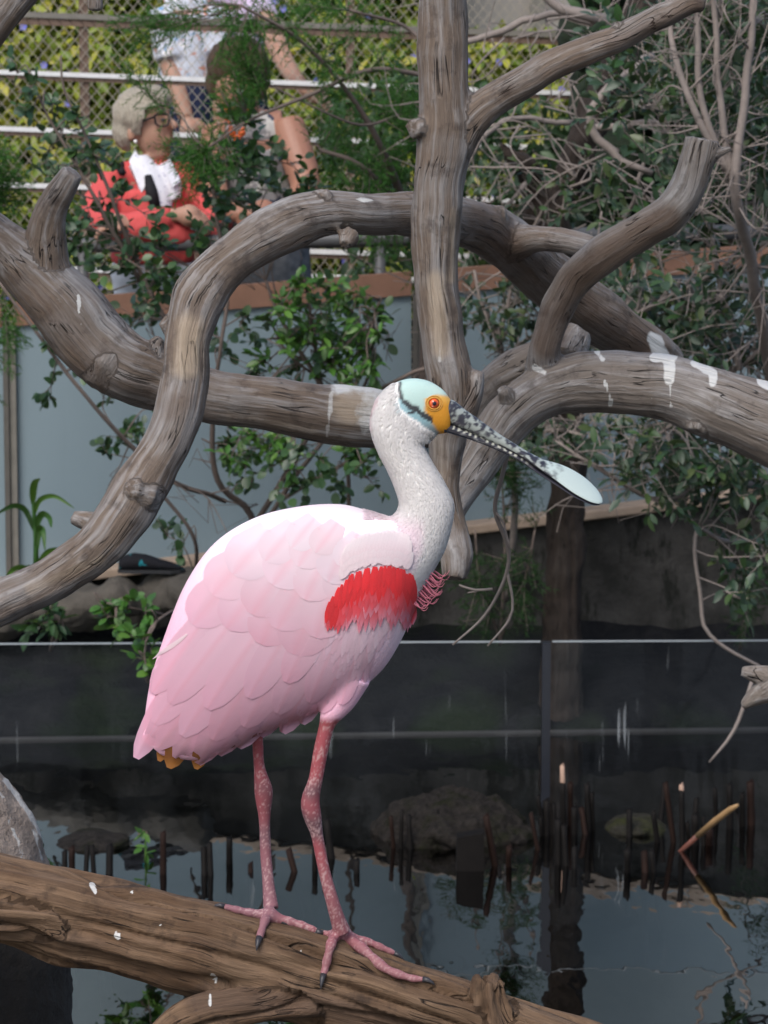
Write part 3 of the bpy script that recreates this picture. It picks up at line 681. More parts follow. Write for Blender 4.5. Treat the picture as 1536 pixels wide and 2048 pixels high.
def col_up(co_, c):
    n1 = np.array([nz(Vector(q)*Vector((1,1,1)).x*150) + .6*nz(Vector(q)*330) for q in co_]); dark = np.array([.028, .027, .038]); pale = np.array([.42, .46, .42]); spoon = np.array([.46, .54, .51])
    k = np.tile(dark, (len(co_), 1)); thr = np.interp(c[:, 0], [895, 940, 1000, 1060], [-.12, -.2, -.35, -.15])
    k = mixc(k, np.tile(pale, (len(co_), 1)), sstep(thr, thr+.36, n1)*.7)
    k = mixc(k, np.tile(spoon, (len(co_), 1)), sstep(1070, 1115, c[:, 0] + 26*n1 - 25*(1-c[:, 2])*(c[:, 0] < 1120)))
    edge = (c[:, 1] > .9) & (c[:, 2] < .2) & (c[:, 0] > 1050); k = mixc(k, np.tile(np.array([.02, .02, .03]), (len(co_), 1)), edge*.95)
    k = mixc(k, np.tile(np.array([.02, .02, .03]), (len(co_), 1)), (c[:, 2] < -.25)*.95*(c[:, 0] > 1000))
    return k
def col_lo(co_, c):
    n1 = np.array([nz(Vector(q)*170) for q in co_]); stripe = np.sin(c[:, 0]*.55 + 2*n1); dark = np.array([.022, .021, .03]); pale = np.array([.50, .50, .42])
    k = np.tile(dark, (len(co_), 1)); k = mixc(k, np.tile(pale, (len(co_), 1)), sstep(.0, .4, stripe)*(c[:, 2] > .15)*sstep(1075, 1020, c[:, 0])*.9)
    k = mixc(k, np.tile(np.array([.18, .18, .19]), (len(co_), 1)), sstep(.1, .4, n1)*(c[:, 2] < .1)*sstep(1060, 1000, c[:, 0])); return k
bill('upper_bill', [(888,822,24,21,0),(898,822,23,20,0),(920,836,20,17,0),(946,850,16.5,14,0),(992,877,11.5,11,4),(1037,902,8.5,11,10),(1080,927,6.5,17,28),(1122,948,5.5,25,38),(1157,970,5,28.5,38),(1185,990,4.5,24,34),(1199,1001,3.5,14,30),(1204,1005,1.5,4,30)], col_up)
bill('lower_bill', [(888,856,10,18,0),(898,856,10,16,0),(946,874,7,11,0),(999,896,6,9,4),(1037,915,5,10,10),(1080,941,3.6,14,26),(1122,961,3,22,34),(1157,981,2.6,25,34),(1185,998,2.2,20,30),(1200,1006,1.5,8,30)], col_lo)

# feathers: curved blades laid on the body row by row, tail first
t = NT('feather'); a = t.n('ShaderNodeAttribute', attribute_name='col'); q = t.n('ShaderNodeAttribute', attribute_name='fuv')
mp = t.n('ShaderNodeMapping'); mp.inputs['Scale'].default_value = (60, 8, 1); t.l(q.outputs['Vector'], mp.inputs[0]); barb = t.noise(mp.outputs[0], 1.5, 4, .6); sz = t.n('ShaderNodeSeparateXYZ'); t.l(q.outputs['Vector'], sz.inputs[0]); soft = t.ramp(t.math('ADD', sz.outputs[2], t.math('MULTIPLY', t.math('SUBTRACT', barb, .5), .3)), [(.0, 0.), (.10, 1.)])
t.done(t.mix(t.ramp(barb, [(.35, 0.), (.75, .16)]), a.outputs['Color'], (.86, .70, .74)), .75, t.bump(barb, .12, .001), .15)
t.p.inputs['Subsurface Weight'].default_value = .0
t.p.inputs['Sheen Weight'].default_value = .15
tr = t.n('ShaderNodeBsdfTranslucent'); t.l(a.outputs['Color'], tr.inputs['Color']); mx = t.n('ShaderNodeMixShader'); mx.inputs[0].default_value = .4
t.l(t.p.outputs[0], mx.inputs[1]); t.l(tr.outputs[0], mx.inputs[2]); tp = t.n('ShaderNodeBsdfTransparent'); mx2 = t.n('ShaderNodeMixShader'); mx2.inputs[0].default_value = 1.0; t.l(tp.outputs[0], mx2.inputs[1]); t.l(mx.outputs[0], mx2.inputs[2]); t.l(mx2.outputs[0], t.out.inputs['Surface']); M_fea = t.m
NEARF = []
def feather(root, tip, wd, base, lift, c0, c1, bend=0, nv=11, nu=7, rachis=.0, pointed=0, name='feather'):
    (rx, ry), (tx, ty) = root, tip; dx, dy = tx-rx, ty-ry; L = math.hypot(dx, dy); ux, uy = dx/L, dy/L; sx, sy = -uy, ux
    vs, uv, cs, fs = [], [], [], []
    o = Vector((0, 0, CH))
    for i in range(nv):
        v = i/(nv-1)
        if pointed: wv = (math.sin(math.pi*min(1, v*.75+.12)))**.8*(1-v**6*.9)
        else: wv = .55+.45*min(1, v/.5) if v < .6 else max(.03, math.sqrt(max(0, 1-((v-.6)/.41)**2)))
        b = bend*math.sin(math.pi*v*.5)*v
        for j in range(nu):
            u = -1 + 2*j/(nu-1)
            px = rx + dx*v + sx*(u*wd/2*wv + b); py = ry + dy*v + sy*(u*wd/2*wv + b)
            h = body_bvh.ray_cast(o, (P(px, py, BY)-o).normalized())
            hgt = base*.16 + lift*(.4 if nv > 12 else .28)*v*v + .0002*(1-u*u)*(1-v) + (.0003 if abs(u) < .01 else 0)*rachis
            if h[0] is not None: p = h[0] + (h[1]*.5 + Vector((0,-1,0))*.5)*hgt
            else:
                g = P(px, py, BY); n_ = body_bvh.find_nearest(g); q_ = P(px, py, n_[0].y); p = q_ + Vector((0,-1,0))*hgt
            vs.append(p); uv.append((u, v, min((1-abs(u))*.9, (1-v)*2.2)))
            k = v**1.5; cc = c0*(1-k) + c1*k
            if rachis and abs(u) < .01: cc = cc*.75 + np.array([.80, .36, .44])*.25
            cs.append(cc*(1-.05*abs(u)))
    for i in range(nv-1):
        for j in range(nu-1):
            a_ = i*nu+j; fs.append([a_, a_+1, a_+nu+1, a_+nu])
    ob = mesh_obj(name, vs, fs, M_fea, bird); set_attr(ob.data, 'fuv', uv, 'FLOAT_VECTOR'); set_attr(ob.data, 'col', np.array(cs)); NEARF.append(ob); return ob
def fcol(px, py, k=0):                 # the plumage's own colour: near white on the mantle, rosier on the wing
    s = max(0, min(1, (py + (px-560)*-.35 - 1080)/260)); a_, b_ = np.array([.87, .75, .79]), np.array([.88, .51, .64])
    c = a_*(1-s) + b_*s; f = 1 + .05*rng.uniform(-1, 1); c = c*f; c[1:] *= 1 + .05*rng.uniform(-1, 1); return np.clip(c, 0, .9)
def J(p, s=6): return (p[0] + rng.uniform(-s, s), p[1] + rng.uniform(-s, s))
OR = np.array([.55, .20, .02])
for r_, t_, w_ in (((380,1440),(338,1536),44), ((420,1450),(392,1538),34), ((360,1430),(318,1522),30)): feather(r_, t_, w_, .001, .002, OR, OR*.8, 0, 9, 5)
# flight feathers sweeping to the tail
fl = [((420,1250),(284,1522),58,16),((440,1280),(300,1492),56,10),((470,1290),(330,1506),66,14),((500,1300),(362,1518),64,10),((530,1300),(400,1528),66,8),((560,1300),(440,1514),64,6),((590,1300),(480,1494),62,4),((620,1290),(520,1470),58,0),((650,1290),(560,1462),56,-4),((670,1280),(600,1444),54,-6),((695,1280),(640,1424),48,-6),((720,1280),(675,1404),42,-6)]
for i, (r_, t_, w_, b_) in enumerate(fl): feather(J(r_, 3), J(t_, 3), w_, .0012 + .0004*(i % 3), .0035, fcol(*r_), fcol(*t_)*np.array([1, .99, 1]), b_, 14, 9, 1)
for r_, t_, w_, b_ in (((470,1230),(322,1452),70,12),((520,1245),(372,1478),74,10),((565,1250),(430,1482),74,8),((610,1245),(492,1452),70,4),((650,1240),(556,1425),64,0),((690,1240),(615,1400),56,-4)):
    feather(J(r_, 3), J(t_, 3), w_, .0030, .0035, fcol(*r_), fcol(*t_), b_, 14, 9, 1)
for r_, t_, w_, b_ in (((440,1190),(318,1395),62,14),((500,1190),(352,1412),72,12),((560,1200),(420,1420),76,8),((610,1205),(500,1395),70,4),((650,1210),(570,1365),62,0)):
    feather(J(r_, 3), J(t_, 3), w_, .0048, .0035, fcol(*r_), fcol(*t_), b_, 13, 9, 1)
MIRROR = list(NEARF)
# breast and flank feathers hanging down in front
for row, (y0, L_, w_) in enumerate(((1300,84,34),(1268,86,32),(1240,84,30),(1214,84,28))):
    x0, x1 = 668 - row*6, (716, 752, 778, 800)[row]
    n_ = 20
    for i in range(n_):
        f_ = i/(n_-1); px = x0 + (x1-x0)*f_ + rng.uniform(-3, 3); py = y0 - 18*(1-f_)*0 + rng.uniform(-4, 4) - 14*f_
        feather((px, py), (px - 26 + 4*f_, py + L_*rng.uniform(.8, 1.35)), w_*.5, .0020 + .0008*row, .0022, fcol(px, py + 20), fcol(px, py + 70)*np.array([1, 1.06, 1.05]), 3, 9, 7)
# coverts, rounded and overlapping, getting smaller towards the shoulder
rowsC = [((462,1136),(640,1205),4,126,98),((505,1100),(672,1160),4,118,98),((548,1070),(708,1126),4,106,90),((592,1050),(738,1096),4,92,80),((640,1040),(766,1072),4,70,60)]
for row, (a_, b_, n_, L_, w_) in enumerate(rowsC):
    for i in range(n_):
        f_ = i/(n_-1); px, py = a_[0] + (b_[0]-a_[0])*f_, a_[1] + (b_[1]-a_[1])*f_
        ang = math.radians(128 - 16*f_ + rng.uniform(-5, 5)); L2 = L_*rng.uniform(.92, 1.08)
        r_ = J((px, py), 11); t_ = (r_[0] + math.cos(ang)*L2, r_[1] + math.sin(ang)*L2)
        feather(r_, t_, w_*rng.uniform(.92, 1.1), .0062 + .0007*row, .0026, fcol(*r_), fcol(*t_)*np.array([1, .985, .99]), rng.uniform(-4, 6), 11, 7, .4)
MIRROR += NEARF[-23:]
feather((375,1268), (312,1325), 9, .010, .004, np.array([.86,.72,.74]), np.array([.85,.70,.73]), 10, 10, 5, 0, 1)
# scarlet shoulder patch: narrow, frayed, hanging over the rose feathers
RED = np.array([.86, .016, .024]); RD2 = np.array([.85, .12, .16]); RPK = np.array([.86, .36, .46])
ytop = lambda q: float(np.interp(q, [655,680,705,740,780,812,830], [1206,1168,1143,1130,1127,1136,1152]))
for row, off in enumerate((70, 56, 42, 28, 14, 0)):
    for i in range(22):
        f_ = (i + rng.uniform(-.4, .4))/21; px = 660 + 164*f_; py = min(ytop(px) + off + rng.uniform(-6, 6)*(row < 5) + (4 if row == 5 else 0), 1206 + 8*f_)
        L2 = rng.uniform(38, 62); c1 = RED if row > 3 else (RD2 if row > 1 else RPK)
        feather((px, py), (px - 9 + 8*f_, py + L2), rng.uniform(10, 15), .0175 + .0006*row, .0015, RED*rng.uniform(.85, 1.08), c1*rng.uniform(.9, 1.1), 0, 8, 5, 0, 1)
# soft pale feathers of the shoulder that fall over the upper edge of the scarlet patch
for row, off in enumerate((-6, -20, -34)):
    for i in range(34):
        f_ = (i + rng.uniform(-.4, .4))/33; px = 690 + 128*f_; py = ytop(px) + off
        feather(J((px + 6, py - 30), 4), (px - 6 + rng.uniform(-3, 3), py + 6 + rng.uniform(-3, 3)), rng.uniform(12, 18), .024 + .0006*row, .001, np.array([.86, .78, .79]), np.array([.87, .73, .75]), 0, 8, 5)
# rosy curled plumes at the foot of the breast
M_plume = mat_plain('plume_pink', (.50, .15, .20), .7, .3, 300, .2, .0005)
for i in range(40):
    f_ = (i % 20)/19; px, py = 862 - 36*f_ + rng.uniform(-4, 4), 1142 + 66*f_; q = cast(px, py); b0 = q[0] if q[0] is not None else P(px, py, BY-.01)
    b0 = b0 + Vector((0, (i//20)*.012, 0)); L_ = U(rng.uniform(26, 40), 4); a_ = math.radians(rng.uniform(-8, 26)); pts = []
    for k in range(8):
        s_ = k/7; pts.append(b0 + Vector((L_*s_*math.cos(a_), -.002*s_, -L_*s_*math.sin(a_) - L_*.55*math.sin(s_*1.9)**2 + L_*.5*s_**3)))
    MB().tube(pts, [U(1.9*(1-.8*k/7), 4) for k in range(8)], 6).build('breast_plume', M_plume, bird)
# short dense plumage of the neck
m = MB(); cand = np.where((y < 1165) & (hm < .4) & (y > 765) & ((x > 800) | (y < 1040)) & (x > 735))[0]; nn = normals(me)
ctr = rows[:, :4]; pc = np.stack([(ctr[:, 0]+ctr[:, 2])/2, (ctr[:, 1]+ctr[:, 3])/2], 1); tg = np.gradient(pc, axis=0); cs = []
for i in nrs.choice(cand, 13000):
    p = Vector(co[i]); n_ = Vector(nn[i]); k = ((pc[49:] - np.array([x[i], y[i]]))**2).sum(1).argmin() + 49; tx, ty = -tg[k]/np.linalg.norm(tg[k])
    dr = Vector((tx, nrs.uniform(-.25, .25), -ty)) + Vector((nrs.uniform(-.2, .2), 0, nrs.uniform(-.2, .2))); dr = (dr - n_*dr.dot(n_)).normalized(); sd_ = n_.cross(dr)*U(nrs.uniform(1.2, 2.2), 4); L_ = U(nrs.uniform(9, 17), 4)
    n0 = len(m.v); m.v += [p + sd_*.6 - n_*.0004, p - sd_*.6 - n_*.0004, p + dr*L_*.55 - sd_ + n_*.0012, p + dr*L_*.55 + sd_ + n_*.0012, p + dr*L_ + n_*.0012]; m.f += [[n0, n0+1, n0+2, n0+3], [n0+3, n0+2, n0+4]]
    cs += [np.clip(col[i]*nrs.uniform(.96, 1.06), 0, .9)]*5
ob = m.build('neck_plumage', M_fea, bird); set_attr(ob.data, 'col', np.array(cs)); set_attr(ob.data, 'fuv', np.ones((len(cs), 3)), 'FLOAT_VECTOR'); stuff(ob)
# ------------------------------------------------------------------ mesh fence behind the visitors
FY = 12.3
M_steel = mat_plain('galvanised', (.62, .62, .62), .5, .2, 40, .1, .002)
M_brownrail = mat_plain('brown_rail', (.13, .085, .062), .6, .3, 20, .2, .003)
M_meshw = mat_plain('mesh_wire', (.30, .27, .22), .6, .25, 60, .1, .001)
fence = thing('mesh_fence', 'diamond mesh fence with steel rails in front of the flowering hedge', 'fence', (0, FY, .8))
def ray_pts(y0, sl, x0=-500, x1=1240): return [P(x0, y0 + sl*x0, FY), P(x1, y0 + sl*x1, FY)]
def rail(y0, sl, hpx, mat, name='rail', dy=0, x1=1240):
    a, b = ray_pts(y0, sl, x1=x1); h = U(hpx, FY)/2
    MB().hexa([(p.x, FY + y_ + dy, p.z + z_) for z_ in (-h, h) for y_ in (-.012, .012) for p in (a, b)]).build(name, mat, fence, False)
for y0, sl in ((147, .037), (260, .035), (372, .031), (487, .03), (537, .03)):
    rail(y0 - 3, sl, 9, M_steel); rail(y0 + 6, sl, 8, M_brownrail, 'rail_web', .008)
rail(27, .038, 11, M_postl); rail(40, .038, 14, M_brownrail, 'rail_web', .008)
for x in (-380, 165, 700, 1215):
    a, b = P(x, -60, FY), P(x, 700, FY); MB().box((a.x, FY+.02, (a.z+.62)/2), (.016, .014, (a.z-.62)/2)).build('post', M_brownrail, fence, False)
# the expanded diamond mesh, woven strand by strand
m = MB(); cw, ch_ = U(21, FY), U(25, FY); xa, xb = P(-520, 0, FY).x, P(1240, 0, FY).x; za, zb = .68, P(0, -120, FY).z; rw_ = .0014
x_ = xa; col_i = 0
while x_ < xb:
    z_ = za; k = col_i % 2; n0 = len(m.v); cnt = 0
    while z_ < zb:
        q = Vector((x_ + (cw/2 if k % 2 else 0), FY - .004 + .002*(col_i % 2), z_))
        m.v += [q + Vector((-rw_, 0, 0)), q + Vector((rw_, 0, 0)), q + Vector((rw_, .003, 0)), q + Vector((-rw_, .003, 0))]; z_ += ch_/2; k += 1; cnt += 1
    for q in range(cnt-1):
        for k in range(4): m.f.append([n0+q*4+k, n0+q*4+(k+1) % 4, n0+(q+1)*4+(k+1) % 4, n0+(q+1)*4+k])
    x_ += cw/2; col_i += 1
stuff(m.build('mesh_panel', M_meshw, fence, False))
# rendered wall rising behind the hedge
M_tan = mat_plain('grey_render', (.27, .25, .23), .85, .12, 3, .15, .01)
bw_ = thing('rendered_wall', 'plain grey rendered wall seen above the fence rail', 'wall', (1, 14.6, .8))
a = P(900, 62, 14.6); b = P(1330, 62, 14.6)
MB().box(((a.x+b.x)/2, 14.6, 2.0), ((b.x-a.x)/2, .1, 1.2)).build('wall_face', M_tan, bw_, False)
MB().box(((a.x+b.x)/2, 14.58, 3.22), ((b.x-a.x)/2+.04, .14, .03)).build('wall_cap', M_conc, bw_, False)
pp = P(1075, 20, 14.45); MB().box((pp.x, 14.47, 2.0), (.03, .02, 1.18)).build('pilaster', M_postl, bw_, False)

# ------------------------------------------------------------------ visitors
def blob(chains, balls, voxel, mat, name, parent, smooth=3, wr=0):
    m = MB()
    for c in chains:
        p, r = chain(c, .02); m.tube([Vector(q) for q in p], list(r), 14)
    for (px, py, Y, rx, ry, rz) in balls: m.ball(P(px, py, Y), (U(rx, Y), U(ry, Y), U(rz, Y)), None, 24, 16)
    me = remesh(m, voxel, smooth)
    if wr:
        co = coords(me); nn = normals(me); h = np.array([wr*(nz(Vector((c[0]*16, c[1]*16, c[2]*9))) + .5*nz(Vector(c)*45)) for c in co]); co += nn*h[:, None]; me.vertices.foreach_set('co', co.astype(np.float32).ravel()); me.update()
    me.materials.append(mat); return link(bpy.data.objects.new(name, me), parent)
def mat_skin(name, c): 
    t = NT(name); f = t.noise(t.coord(), 40, 5); m = t.done(t.mix(f, tuple(x*.88 for x in c), tuple(x*1.08 for x in c)), .5, t.bump(t.noise(t.coord(), 300, 3), .15, .001), .4)
    t.p.inputs['Subsurface Weight'].default_value = .1; t.p.inputs['Subsurface Radius'].default_value = (.02, .008, .005); t.p.inputs['Subsurface Scale'].default_value = .3; return m
def mat_hair(name, a, b):
    t = NT(name); f = t.noise(t.coord((9, 9, 1.3)), 36, 6, .75); return t.done(t.mix(t.ramp(f, [(.35, 0.), (.68, 1.)]), a, b), .5, t.bump(f, 1.0, .012), .4)
def mat_cloth(name, c, var=.15, scale=14, pat=None, ps=25):
    t = NT(name); f = t.noise(t.coord(), scale, 5); col = t.mix(f, tuple(x*(1-var) for x in c), tuple(min(1, x*(1+var)) for x in c))
    for k, (pc, th) in enumerate(pat or []):
        mp = t.n('ShaderNodeMapping'); mp.inputs['Location'].default_value = (k*3.7, k*1.9, k*5.1); t.l(t.n('ShaderNodeTexCoord').outputs['Object'], mp.inputs[0])
        col = t.mix(t.ramp(t.noise(mp.outputs[0], ps, 3), [(th, 0.), (th+.05, 1.)]), col, pc)
    return t.done(col, .8, t.bump(t.noise(t.coord(), 240, 3), .25, .002), .2)
M_skin1 = mat_skin('skin_fair', (.38, .215, .15)); M_skin2 = mat_skin('skin_tan', (.30, .145, .095))
def head_parts(parent, skin_mat, hair_mat): pass
def ground_z(x): return .40 + .03*x
def hand(m, wrist, d, up, size, curl=.5):   # palm and five jointed fingers added to a builder
    d = d.normalized(); side = d.cross(up).normalized(); L = size
    palm = wrist + d*L*.28
    m.ball(palm, (L*.24, L*.24, L*.24), None, 14, 10); m.ball(wrist + d*L*.12, (L*.17,)*3, None, 12, 8)
    for k, (off, ln) in enumerate(((-.2, .40), (-.07, .46), (.07, .43), (.2, .34))):
        b = palm + d*L*.14 + side*L*off; q = [b]
        for j in range(1, 5):
            a = curl*j*.55; q.append(q[-1] + (d*math.cos(a) - up*math.sin(a))*L*ln*.27)
        m.tube(q, [L*.075, L*.072, L*.066, L*.058, L*.045], 8)
    b = wrist + d*L*.12 - side*L*.18; m.tube([b, b + (d - side*.8).normalized()*L*.2, b + (d - side*.3).normalized()*L*.38], [L*.085, L*.075, L*.055], 8)
def person_body(parent, skin, chains, balls, hands):
    m = MB()
    for c in chains:
        p, r = chain(c, .02); m.tube([Vector(q) for q in p], list(r), 14)
    for (px, py, Y, rx, ry, rz) in balls: m.ball(P(px, py, Y), (U(rx, Y), U(ry, Y), U(rz, Y)), None, 24, 16)
    for hd in hands: hand(m, *hd)
    me = remesh(m, .0065, 2); me.materials.append(skin); return link(bpy.data.objects.new('body', me), parent)
def hair_shell(parent, mat, c, r, cut, name='hair', extra=()):
    m = MB().ball(P(*c), tuple(U(q, c[2]) for q in r), None, 48, 36)
    for e in extra: m.ball(P(*e[:3]), tuple(U(q, e[2]) for q in e[3:]), None, 32, 24)
    me = remesh(m, .007, 2); co = coords(me); nn = normals(me); cc = np.array(P(*c))
    h = np.array([.006*nz(Vector((q[0]*60, q[1]*60, q[2]*14))) + .004*nz(Vector((q[0]*140, q[1]*140, q[2]*30))) for q in co]); co += nn*h[:, None]; me.vertices.foreach_set('co', co.astype(np.float32).ravel())
    x, y = pix(co); bm = bmesh.new(); bm.from_mesh(me); bm.verts.ensure_lookup_table(); kill = [bm.verts[i] for i in range(len(co)) if cut(x[i], y[i], co[i][1]-cc[1])]
    bmesh.ops.delete(bm, geom=kill, context='VERTS'); bm.to_mesh(me); bm.free(); me.polygons.foreach_set('use_smooth', [True]*len(me.polygons)); me.materials.append(mat)
    o = link(bpy.data.objects.new(name, me), parent); sm = o.modifiers.new('s', 'SOLIDIFY'); sm.thickness = .008; sm.offset = -1; return o

Y1 = 10.75; gx = P(300, 500, Y1).x
w1 = thing('person', 'person in red cardigan and glasses leaning with folded arms on the handrail', 'person', (gx, Y1, ground_z(gx)))
fz = 1098
hd1 = P(352, 428, 10.46)
person_body(w1, M_skin1, [
    [(288,310,Y1,30),(292,345,Y1,32),(300,372,Y1,40)], [(225,372,Y1,30),(300,362,Y1,40),(390,372,Y1,30)], [(300,375,Y1,70),(305,470,Y1,72),(308,560,Y1,72)],
    [(222,372,10.74,28),(202,428,10.62,27),(228,452,10.52,24),(300,442,10.49,21),(352,430,10.47,15)], [(398,374,10.75,28),(428,422,10.65,28),(415,455,10.55,25),(335,464,10.5,22),(262,452,10.48,16)],
    [(285,560,Y1,46),(282,800,Y1,36),(282,1080,Y1,26),(290,fz,10.68,24),(298,fz+2,10.6,22)], [(335,560,10.8,46),(338,800,10.8,36),(338,1080,10.8,26),(345,fz,10.72,24),(350,fz+2,10.64,22)],
    [(336,238,10.71,7),(346,248,10.70,8),(352,257,10.70,7)], [(322,284,10.71,12),(340,286,10.715,7)], [(300,215,10.72,30),(338,228,10.72,10)]],
    [(288,235,Y1,52,46,54),(308,262,Y1-.005,39,40,52),(318,302,Y1-.005,24,26,20),(262,268,Y1-.062,9,5,15),(335,274,10.715,8,10,4)],
    [(hd1, Vector((.8, -.1, -.1)), Vector((0, -.3, 1)), .15, .7), (P(262,452,10.48), Vector((-1, 0, .1)), Vector((0, -.3, 1)), .15, .6)])
M_hair1 = mat_hair('hair_ash_blond', (.34, .29, .215), (.74, .67, .55))
hair_shell(w1, M_hair1, (284,228,Y1), (59,57,55), lambda x, y, d: (x > 296 + (y-215)*-.25 and y > 214 + max(0, 330-x)*.12 and x > 283) or (y > 272 and x > 262) or y > 304, extra=((258,262,Y1,33,40,42),(300,196,Y1-.01,44,44,26)))
M_red = mat_cloth('red_cardigan', (.52, .08, .078), .15, 12)
blob([[(232,362,Y1,34),(300,356,Y1,42),(385,364,Y1,36)], [(300,375,Y1,82),(305,470,Y1,84),(306,525,Y1,86)],
      [(222,368,10.74,37),(198,430,10.62,35),(228,456,10.52,31),(300,444,10.49,27),(345,432,10.47,22)], [(396,368,10.75,37),(432,422,10.65,36),(418,457,10.55,32),(335,466,10.5,28),(272,455,10.48,23)]], [], .009, M_red, 'cardigan', w1, 3, .006)
M_shirt = mat_cloth('white_shirt', (.62, .62, .66), .08, 20, [((.30, .30, .42), .62)], 90)
blob([[(276,322,10.71,24),(296,352,10.685,28),(312,390,10.66,29),(322,425,10.65,26)], [(325,330,10.69,14),(345,362,10.67,17),(350,400,10.66,14)]], [], .008, M_shirt, 'shirt', w1, 2, .003)
m = MB()
for pts in ([(258,322,10.67),(270,300,10.71),(300,352,10.635),(283,385,10.62)], [(326,330,10.66),(340,316,10.70),(362,362,10.64),(345,374,10.62)]):
    q = [P(*p) for p in pts]; n0 = len(m.v); m.v += q + [p + Vector((0, .012, 0)) for p in q]; m.f += [[n0, n0+1, n0+2, n0+3], [n0+7, n0+6, n0+5, n0+4]] + [[n0+k, n0+4+k, n0+4+(k+1) % 4, n0+(k+1) % 4] for k in range(4)]
m.build('collar', M_shirt, w1, False)
M_black = mat_cloth('black_fabric', (.012, .012, .014), .2, 20)
MB().tube([P(296,352,10.635), P(303,385,10.61), P(312,418,10.605)], [.012, .02, .016], 10).build('bag_strap', M_black, w1)
MB().tube([P(245,345,10.62), P(238,335,10.68), P(246,330,10.76)], [.012]*3, 8).build('bag_strap', M_black, w1)
M_pants = mat_cloth('pale_trousers', (.45, .49, .55), .08, 9)
blob([[(285,535,Y1,62),(282,800,Y1,44),(282,1075,Y1,33)], [(335,535,10.79,62),(338,800,10.8,44),(338,1075,10.8,33)]], [(308,545,Y1,88,82,62)], .012, M_pants, 'trousers', w1, 3, .004)
M_frame = mat_plain('glasses_black', (.012, .012, .015), .25, .2, 50, 0, .001)
g = MB(); loop = [(309,231),(318,228),(333,229),(338,233),(337,248),(331,253),(318,252),(311,247),(309,231)]
g.tube([P(x_, y_, 10.672 + (x_-309)*.0006) for x_, y_ in loop], .0032, 8, False); loop2 = [(345,229),(357,229),(361,234),(359,246),(352,250),(346,246),(345,229)]
g.tube([P(x_, y_, 10.70 + (x_-345)*.0005) for x_, y_ in loop2], .0028, 8, False); g.tube([P(338,234,10.69), P(345,233,10.70)], .003, 8); g.tube([P(309,234,10.672), P(285,242,10.668), P(264,252,10.675)], .0034, 8); g.build('glasses', M_frame, w1)
M_eyew = mat_plain('eye_dark', (.03, .025, .02), .2, .2, 50, 0, .001); MB().ball(P(326,240,10.685), (.008, .005, .006), None, 12, 8).build('eye', M_eyew, w1)
M_lip = mat_plain('lip_skin', (.24, .08, .065), .5, .2, 60, .1, .001); MB().tube([P(328,284,10.67), P(336,282,10.675), P(343,284,10.69)], [.003, .006, .003], 8).build('lips', M_lip, w1)
MB().tube([P(314,222,10.665), P(326,218,10.668), P(340,222,10.69)], [.002, .004, .002], 6).build('eyebrow', M_hair1, w1)
M_pearl = mat_plain('earring_pearl', (.8, .78, .74), .2, .05, 50, 0, .001); MB().ball(P(271,283,10.675), .006, None, 12, 8).build('earring', M_pearl, w1)

Y2 = 10.8; gx = P(520, 500, Y2).x
w2_ = thing('person', 'person with brown hair and orange beads bowing the head over the rail', 'person', (gx, Y2, ground_z(gx)))
person_body(w2_, M_skin2, [
    [(478,190,10.76,32),(496,240,Y2,32),(506,275,Y2,38)], [(440,262,Y2,34),(506,262,Y2,44),(568,255,Y2,36)], [(508,280,Y2,66),(520,420,Y2,66),(538,540,Y2,68)],
    [(574,250,10.78,36),(594,310,10.72,35),(611,372,10.66,31),(592,412,10.58,25),(556,424,10.52,17)], [(436,262,10.78,32),(424,340,10.7,30),(440,410,10.58,24),(480,430,10.5,16)],
    [(520,560,Y2,50),(525,800,Y2,36),(525,1085,Y2,26),(520,1098,10.72,22)], [(565,560,10.84,50),(570,800,10.84,36),(570,1085,10.84,26),(565,1098,10.76,22)],
    [(455,196,10.69,8),(450,210,10.68,9)]],
    [(476,140,10.77,52,54,56),(468,180,10.735,38,36,44),(464,214,10.72,22,22,16),(520,168,10.76,8,14,16)],
    [(P(556,424,10.52), Vector((-1, -.2, .05)), Vector((0, -.2, 1)), .16, .5), (P(480,430,10.5), Vector((1, -.2, 0)), Vector((0, -.2, 1)), .16, .5)])
M_hair2 = mat_hair('hair_brown', (.045, .028, .016), (.15, .09, .048))
hair_shell(w2_, M_hair2, (477,132,10.775), (62,60,60), lambda x, y, d: (445 < x < 508 and y > 158 and d < .02) or y > 200, extra=((510,165,10.80,26,34,42),(432,165,10.80,20,30,36)))
M_top2 = mat_cloth('patterned_top', (.20, .19, .19), .2, 10, [((.42, .40, .37), .52), ((.045, .05, .075), .58)], 14)
blob([[(452,272,Y2,40),(508,270,Y2-.01,52),(560,268,Y2,41)], [(508,300,Y2,78),(520,400,Y2,78),(530,455,Y2,80)]], [], .01, M_top2, 'sleeveless_top', w2_, 3, .006)
M_skirt = mat_cloth('grey_knit', (.135, .145, .16), .45, 70)
blob([[(525,425,Y2,80),(538,520,Y2,84),(545,700,Y2,92),(546,900,Y2,98)]], [], .012, M_skirt, 'skirt', w2_, 3, .006)
M_bead = mat_plain('orange_bead', (.55, .09, .015), .3, .3, 90, 0, .001)
for k in range(15):
    f_ = k/14; q = P(452 + 44*f_, 222 + 56*math.sin(f_*math.pi), 10.66 - .02*math.sin(f_*math.pi)); MB().ball(q, .009 + .004*math.sin(k*2.1), None, 10, 7).build('bead', M_bead, w2_)

